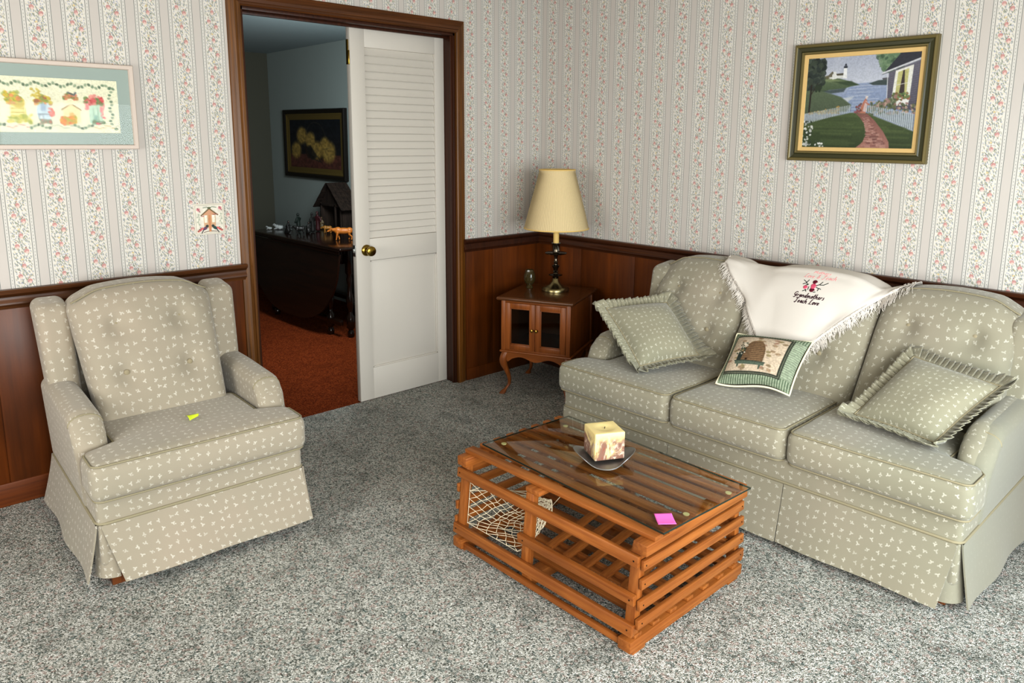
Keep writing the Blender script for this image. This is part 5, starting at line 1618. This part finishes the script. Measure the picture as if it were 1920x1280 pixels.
vs = [(-w2, -d2+.004, eh), (w2, -d2+.004, eh), (0, -d2+.004, rh), (-w2, -d2+.012, eh), (w2, -d2+.012, eh), (0, -d2+.012, rh)]
MB().add(vs, [(0,1,2),(5,4,3),(0,3,4,1),(1,4,5,2),(2,5,3,0)]).build('gable', M['oldwood'], st)

# ---- figures: little painted ornaments, one continuous body each
def fig_mat(n, c, r=.45): return painted(n, rgb(*c), r, .45, .25)
FM = dict(white=fig_mat('figure_white', (150, 154, 152)), dark=fig_mat('figure_dark', (26, 25, 23)), green=fig_mat('figure_green', (26, 36, 31)), red=fig_mat('figure_red', (58, 20, 24)), ochre=fig_mat('figure_ochre', (150, 104, 44)), orange=fig_mat('figure_orange', (176, 106, 38)), skin=fig_mat('figure_skin', (74, 54, 44)), tan=fig_mat('figure_tan', (92, 76, 48)), grey=fig_mat('figure_grey', (84, 88, 86)), gold=fig_mat('figure_gold', (150, 116, 56)))
def skin_obj(name, verts, edges, mat, parent, sub=2):
    me = bpy.data.meshes.new(name); me.from_pydata([v[:3] for v in verts], edges, [])
    me.materials.append(mat); o = bpy.data.objects.new(name, me); C.objects.link(o); o.parent = parent
    o.modifiers.new('skin', 'SKIN'); lay = me.skin_vertices[0].data
    for i, v in enumerate(verts):
        r = v[3]; lay[i].radius = (r, r)
    lay[0].use_root = True
    s = o.modifiers.new('sub', 'SUBSURF'); s.levels = sub; s.render_levels = sub
    return o
def moulded(name, b, mat, parent, vox):
    """fuse overlapping lumps into one continuous little figure"""
    o = b.build(name, mat, parent, True, 0, 180)
    r = o.modifiers.new('fuse', 'REMESH'); r.mode = 'VOXEL'; r.voxel_size = vox; r.use_smooth_shade = True
    q = o.modifiers.new('soften', 'SMOOTH'); q.factor = .5; q.iterations = 3
    return o
def animal(name, label, cat, loc, rz, L, Hh, mat, headup, horn=False, group=None):
    """standing animal: +x is forward, L nose to rump, Hh height at the shoulder"""
    t = thing(name, label, cat, loc, (0, 0, rz), group); b = MB()
    zb = Hh*.70; rb = Hh*.26
    b.ball((-L*.02, 0, zb), (L*.30, rb*.95, rb), 18, 12)
    b.ball((L*.18, 0, zb+Hh*.03), (L*.15, rb*.92, rb*1.12), 16, 12); b.ball((-L*.24, 0, zb+Hh*.03), (L*.13, rb*.85, rb*.98), 16, 12)
    hz = zb+Hh*(.16+headup)
    b.tube([(L*.22, 0, zb+Hh*.06), (L*.33, 0, lerp(zb, hz, .7)+Hh*.03), (L*.42, 0, hz)], [rb*.82, rb*.60, rb*.46], 12)
    b.ball((L*.43, 0, hz), (L*.085, rb*.46, rb*.48), 14, 10); b.tube([(L*.44, 0, hz-Hh*.01), (L*.55, 0, hz-Hh*.11)], [rb*.40, rb*.27], 12); b.ball((L*.55, 0, hz-Hh*.11), rb*.30, 12, 8)
    for s in (-1, 1):
        b.tube([(L*.41, s*rb*.35, hz+Hh*.03), (L*.385, s*rb*.95, hz+Hh*.06)], [rb*.16, rb*.10], 8)
        if horn: b.tube([(L*.44, s*rb*.25, hz+Hh*.05), (L*.46, s*rb*.65, hz+Hh*.12), (L*.50, s*rb*.60, hz+Hh*.19)], [rb*.14, rb*.12, rb*.09], 8)
        k = .05*s*L
        b.tube([(L*.19, s*rb*.52, zb-rb*.3), (L*.20+k*.4, s*rb*.55, Hh*.34), (L*.19+k, s*rb*.55, Hh*.10), (L*.20+k, s*rb*.55, .001)], [rb*.46, rb*.27, rb*.20, rb*.26], 10)
        b.tube([(-L*.24, s*rb*.50, zb-rb*.2), (-L*.22-k*.3, s*rb*.54, Hh*.42), (-L*.29-k*.8, s*rb*.54, Hh*.27), (-L*.26-k, s*rb*.54, .001)], [rb*.56, rb*.36, rb*.22, rb*.26], 10)
    b.tube([(-L*.35, 0, zb+rb*.7), (-L*.40, 0, zb), (-L*.395, 0, Hh*.35)], [rb*.14, rb*.11, rb*.15], 8)
    moulded('body', b, mat, t, Hh*.026); return t
def lying(name, label, cat, loc, rz, L, mat, group):
    t = thing(name, label, cat, loc, (0, 0, rz), group); b = MB(); r = L*.22
    b.ball((0, 0, r*.85), (L*.34, r*.95, r*.85), 18, 12); b.ball((L*.16, 0, r*1.0), (L*.18, r*.85, r*.9), 16, 10); b.ball((-L*.22, 0, r*.80), (L*.15, r*.85, r*.78), 16, 10)
    b.tube([(L*.24, 0, r*1.2), (L*.33, 0, r*1.75)], [r*.60, r*.45], 12); b.ball((L*.37, 0, r*1.9), (L*.10, r*.42, r*.44), 14, 10); b.tube([(L*.40, 0, r*1.85), (L*.49, 0, r*1.6)], [r*.34, r*.24], 10)
    for s in (-1, 1):
        b.tube([(L*.34, s*r*.3, r*2.1), (L*.31, s*r*.85, r*1.95)], [r*.15, r*.11], 8)
        b.tube([(L*.20, s*r*.55, r*.35), (L*.42, s*r*.50, r*.20)], [r*.26, r*.18], 8); b.tube([(-L*.20, s*r*.85, r*.45), (-L*.02, s*r*1.0, r*.20)], [r*.36, r*.18], 8)
    moulded('body', b, mat, t, L*.020); return t
def robed(name, label, loc, rz, H_, robe, pose, hood, group=None):
    """small figurine of a robed person"""
    t = thing(name, label, 'figurine', (loc[0], loc[1], loc[2]-(.0085 if pose == 'kneel' else .0075)), (0, 0, rz), group); h = H_
    if pose == 'kneel':
        V = [(0,0,h*.30,h*.16), (-h*.10,0,h*.12,h*.17), (h*.16,0,h*.10,h*.13), (-h*.30,0,h*.07,h*.10), (h*.03,0,h*.52,h*.15), (h*.05,0,h*.68,h*.11), (h*.07,0,h*.76,h*.06)]
        E = [(0,1),(0,2),(1,3),(0,4),(4,5),(5,6)]; sh = 5; sz = h*.66; hz = h*.87; hxx = h*.09
    else:
        V = [(0,0,h*.42,h*.105), (0,0,h*.22,h*.120), (0,0,h*.03,h*.135), (0,0,h*.56,h*.100), (0,0,h*.72,h*.105), (h*.01,0,h*.80,h*.055)]
        E = [(0,1),(1,2),(0,3),(3,4),(4,5)]; sh = 4; sz = h*.74; hz = h*.90; hxx = h*.015
    bx_ = V[sh][0]
    if pose == 'akimbo': arms = [[(0, .13, -.02), (.02, .22, -.16), (.05, .12, -.26)], [(0, -.13, -.02), (.06, -.20, -.18), (.12, -.12, -.22)]]
    elif pose == 'hold': arms = [[(.0, .13, -.02), (.05, .16, -.20), (.16, .06, -.20)], [(.0, -.13, -.02), (.05, -.16, -.20), (.16, -.06, -.18)]]
    else: arms = [[(.02, .12, -.02), (.08, .13, -.16), (.18, .04, -.12)], [(.02, -.12, -.02), (.08, -.13, -.16), (.18, -.04, -.12)]]
    for a in arms:
        k = len(V); pr = sh
        for j, (x, y, z) in enumerate(a):
            V.append((bx_+x*h, y*h, sz+z*h, h*(.060, .050, .040)[j])); E.append((pr, len(V)-1)); pr = len(V)-1
    k = len(V); V += [(hxx, 0, hz-.03*h, h*.055), (hxx+.008*h, 0, hz+.045*h, h*.060)]; E += [(sh+1, k), (k, k+1)]
    o = skin_obj('body', V, E, robe, t)
    b = MB(); b.ball((hxx+.030*h, 0, hz+.010*h), (.038*h, .046*h, .058*h), 12, 8); b.ball((hxx+.070*h, 0, hz+.005*h), (.012*h, .009*h, .014*h), 8, 6)
    b.build('face', FM['skin'], t, True)
    b = MB()
    if hood == 'hood': b.ball((hxx-.012*h, 0, hz+.022*h), (.066*h, .070*h, .084*h), 14, 10)
    else: b.lathe([(.052*h,0),(.060*h,.03*h),(.050*h,.075*h),(.020*h,.10*h),(0,.105*h)], 14, (hxx+.004*h, 0, hz+.025*h))
    b.build('headcloth', robe, t, True, 0, 180); return t
lab = 'small figurines set out on the drop leaf table'
F0 = TZ+.0015
lying('sheep_figurine', 'white lying sheep figurine furthest left on the dark table', 'figurine', (-2.645,-.60,F0), R(232), .060, FM['white'], lab)
lying('sheep_figurine', 'larger white lying sheep figurine, second from the left end of the dark table', 'figurine', (-2.60,-.535,F0), R(238), .100, FM['white'], lab)
lying('sheep_figurine', 'grey lying sheep figurine just left of the kneeling shepherd', 'figurine', (-2.50,-.50,F0), R(60), .085, FM['grey'], lab)
robed('kneeling_figurine', 'dark kneeling shepherd figurine right of the lying sheep', (-2.31,-.60,F0), R(20), .115, FM['dark'], 'kneel', 'hood', lab)
robed('standing_figurine', 'tall dark standing shepherd figurine with a green hood', (-2.315,-.50,F0), R(-150), .165, FM['green'], 'hold', 'hood', lab)
animal('donkey_figurine', 'dark donkey figurine among the shepherds on the table', 'figurine', (-2.13,-.585,F0), R(240), .11, .075, FM['dark'], .05, False, lab)
robed('kneeling_figurine', 'dark kneeling figurine in front of the dark robed standing man', (-2.17,-.49,F0), R(0), .110, FM['dark'], 'kneel', 'hood', lab)
robed('standing_figurine', 'dark robed standing man figurine left of the red robed one', (-2.225,-.42,F0), R(-160), .165, FM['dark'], 'hold', 'cap', lab)
robed('standing_figurine', 'red robed standing figurine with one hand on the hip', (-2.275,-.345,F0), R(-70), .170, FM['red'], 'akimbo', 'cap', lab)
robed('kneeling_figurine', 'pale gold kneeling figurine at the left post of the toy stable', (-2.36,-.26,F0), R(-40), .120, FM['tan'], 'kneel', 'hood', lab)
animal('calf_figurine', 'small ochre calf figurine in front of the toy stable', 'figurine', (-2.10,-.355,F0), R(232), .095, .062, FM['ochre'], -.10, False, lab)
animal('ox_figurine', 'large orange brown ox figurine nearest the white door', 'figurine', (-1.640,-.480,F0), R(236), .205, .098, FM['orange'], -.06, True, lab)

# ---- tall chair and curtain at the far end of the next room
ch = thing('ladderback_chair', 'dark wooden tall backed chair standing beyond the left door jamb', 'chair', (-3.42, -.98, 0), (0, 0, R(-30)))
b = MB(); b.softbox((.42, .42, .04), .012, lambda x, y, z: (x, y, .44+z), (3, 3, 1), 2); b.build('seat', M['darkwood'], ch, True, 0, 60)
for (x, y, h) in ((.18,.18,.43),(.18,-.18,.43)): b = MB(); b.tube([(x, y, 0), (x, y, h)], [.016, .020], 10); b.build('leg', M['darkwood'], ch, True)
for y in (-.18, .18):
    b = MB(); b.tube([(-.18, y, 0), (-.19, y, .45), (-.22, y, .80), (-.29, y, 1.10)], [.017, .020, .018, .012], 10); b.build('back_post', M['darkwood'], ch, True)
for z, x in ((.66, -.207), (.82, -.223), (.98, -.262)): MB().box((x-.008, -.17, z), (x+.008, .17, z+.07)).build('back_slat', M['darkwood'], ch, True, .003)
cu = thing('curtain', 'dim olive curtain panel hanging on the far wall of the next room', 'curtain', (-3.70, -.62, 0))
b = MB()
b.grid(lambda u, v: (.028*math.sin(u*PI*9)+.004*math.sin(u*40), -.22+.44*u, .05+1.85*v), 72, 12, .44, 1.9); o = b.build('curtain_panel', painted('olive_curtain', rgb(92, 88, 66), .9, .1, .15), cu, True, 0, 180)
md = o.modifiers.new('thick', 'SOLIDIFY'); md.thickness = .003
b = MB(); b.tube([(.0, -.28, 1.92), (.0, .28, 1.92)], .010, 10); b.build('curtain_rod', M['darkwood'], cu, True)
# ================================================================== camera, light
cam = bpy.data.cameras.new('camera'); co = bpy.data.objects.new('camera', cam); C.objects.link(co)
F_, YAW, PIT, ROL = 1401.941, 2.388856, -.185077, .0057205
fw = Vector((math.cos(YAW)*math.cos(PIT), math.sin(YAW)*math.cos(PIT), math.sin(PIT)))
rt = fw.cross(Vector((0, 0, 1))).normalized(); up = rt.cross(fw)
c_, s_ = math.cos(ROL), math.sin(ROL)
rt, up = rt*c_+up*s_, up*c_-rt*s_
co.matrix_world = Matrix(((rt.x, up.x, -fw.x, 3.40758), (rt.y, up.y, -fw.y, -3.43147), (rt.z, up.z, -fw.z, 1.44756), (0, 0, 0, 1)))
cam.sensor_fit = 'HORIZONTAL'; cam.sensor_width = 36; cam.lens = F_/1920*36
cam.shift_x = .36/1920; cam.shift_y = -113.946/1920
cam.clip_start = .05
sc.camera = co

w = bpy.data.worlds.new('World'); sc.world = w; w.use_nodes = True
bg = w.node_tree.nodes['Background']; bg.inputs[0].default_value = (.80, .88, 1.0, 1); bg.inputs[1].default_value = .12
def area(name, loc, target, sx, sy, power, col):
    l = bpy.data.lights.new(name, 'AREA'); l.shape = 'RECTANGLE'; l.size, l.size_y = sx, sy; l.energy = power; l.color = col
    o = bpy.data.objects.new(name, l); C.objects.link(o); o.location = loc
    o.rotation_euler = (Vector(target)-Vector(loc)).to_track_quat('-Z', 'Y').to_euler(); return o
area('window_light_near', (4.25, -3.2, 1.15), (1.7, -1.7, .2), 1.6, 1.2, 128, (.99, 1.0, .99))
area('window_light_side', (4.25, -1.55, 1.25), (2.5, -1.7, .0), 1.3, 1.2, 62, (.84, .94, 1.0))
area('window_light_front', (1.3, -4.75, 1.25), (1.0, 0, .7), 1.7, 1.2, 46, (1.0, .99, .97))
area('next_room_light', (-.55, -1.0, 1.75), (-2.0, -.5, .8), .5, .5, 42, (.90, .97, 1.0))
sc.view_settings.view_transform = 'Standard'
sc.view_settings.look = 'None'
sc.view_settings.exposure = .03
sc.view_settings.gamma = .865
sc.cycles.use_denoising = True
sc.cycles.max_bounces = 8
sc.cycles.transparent_max_bounces = 12
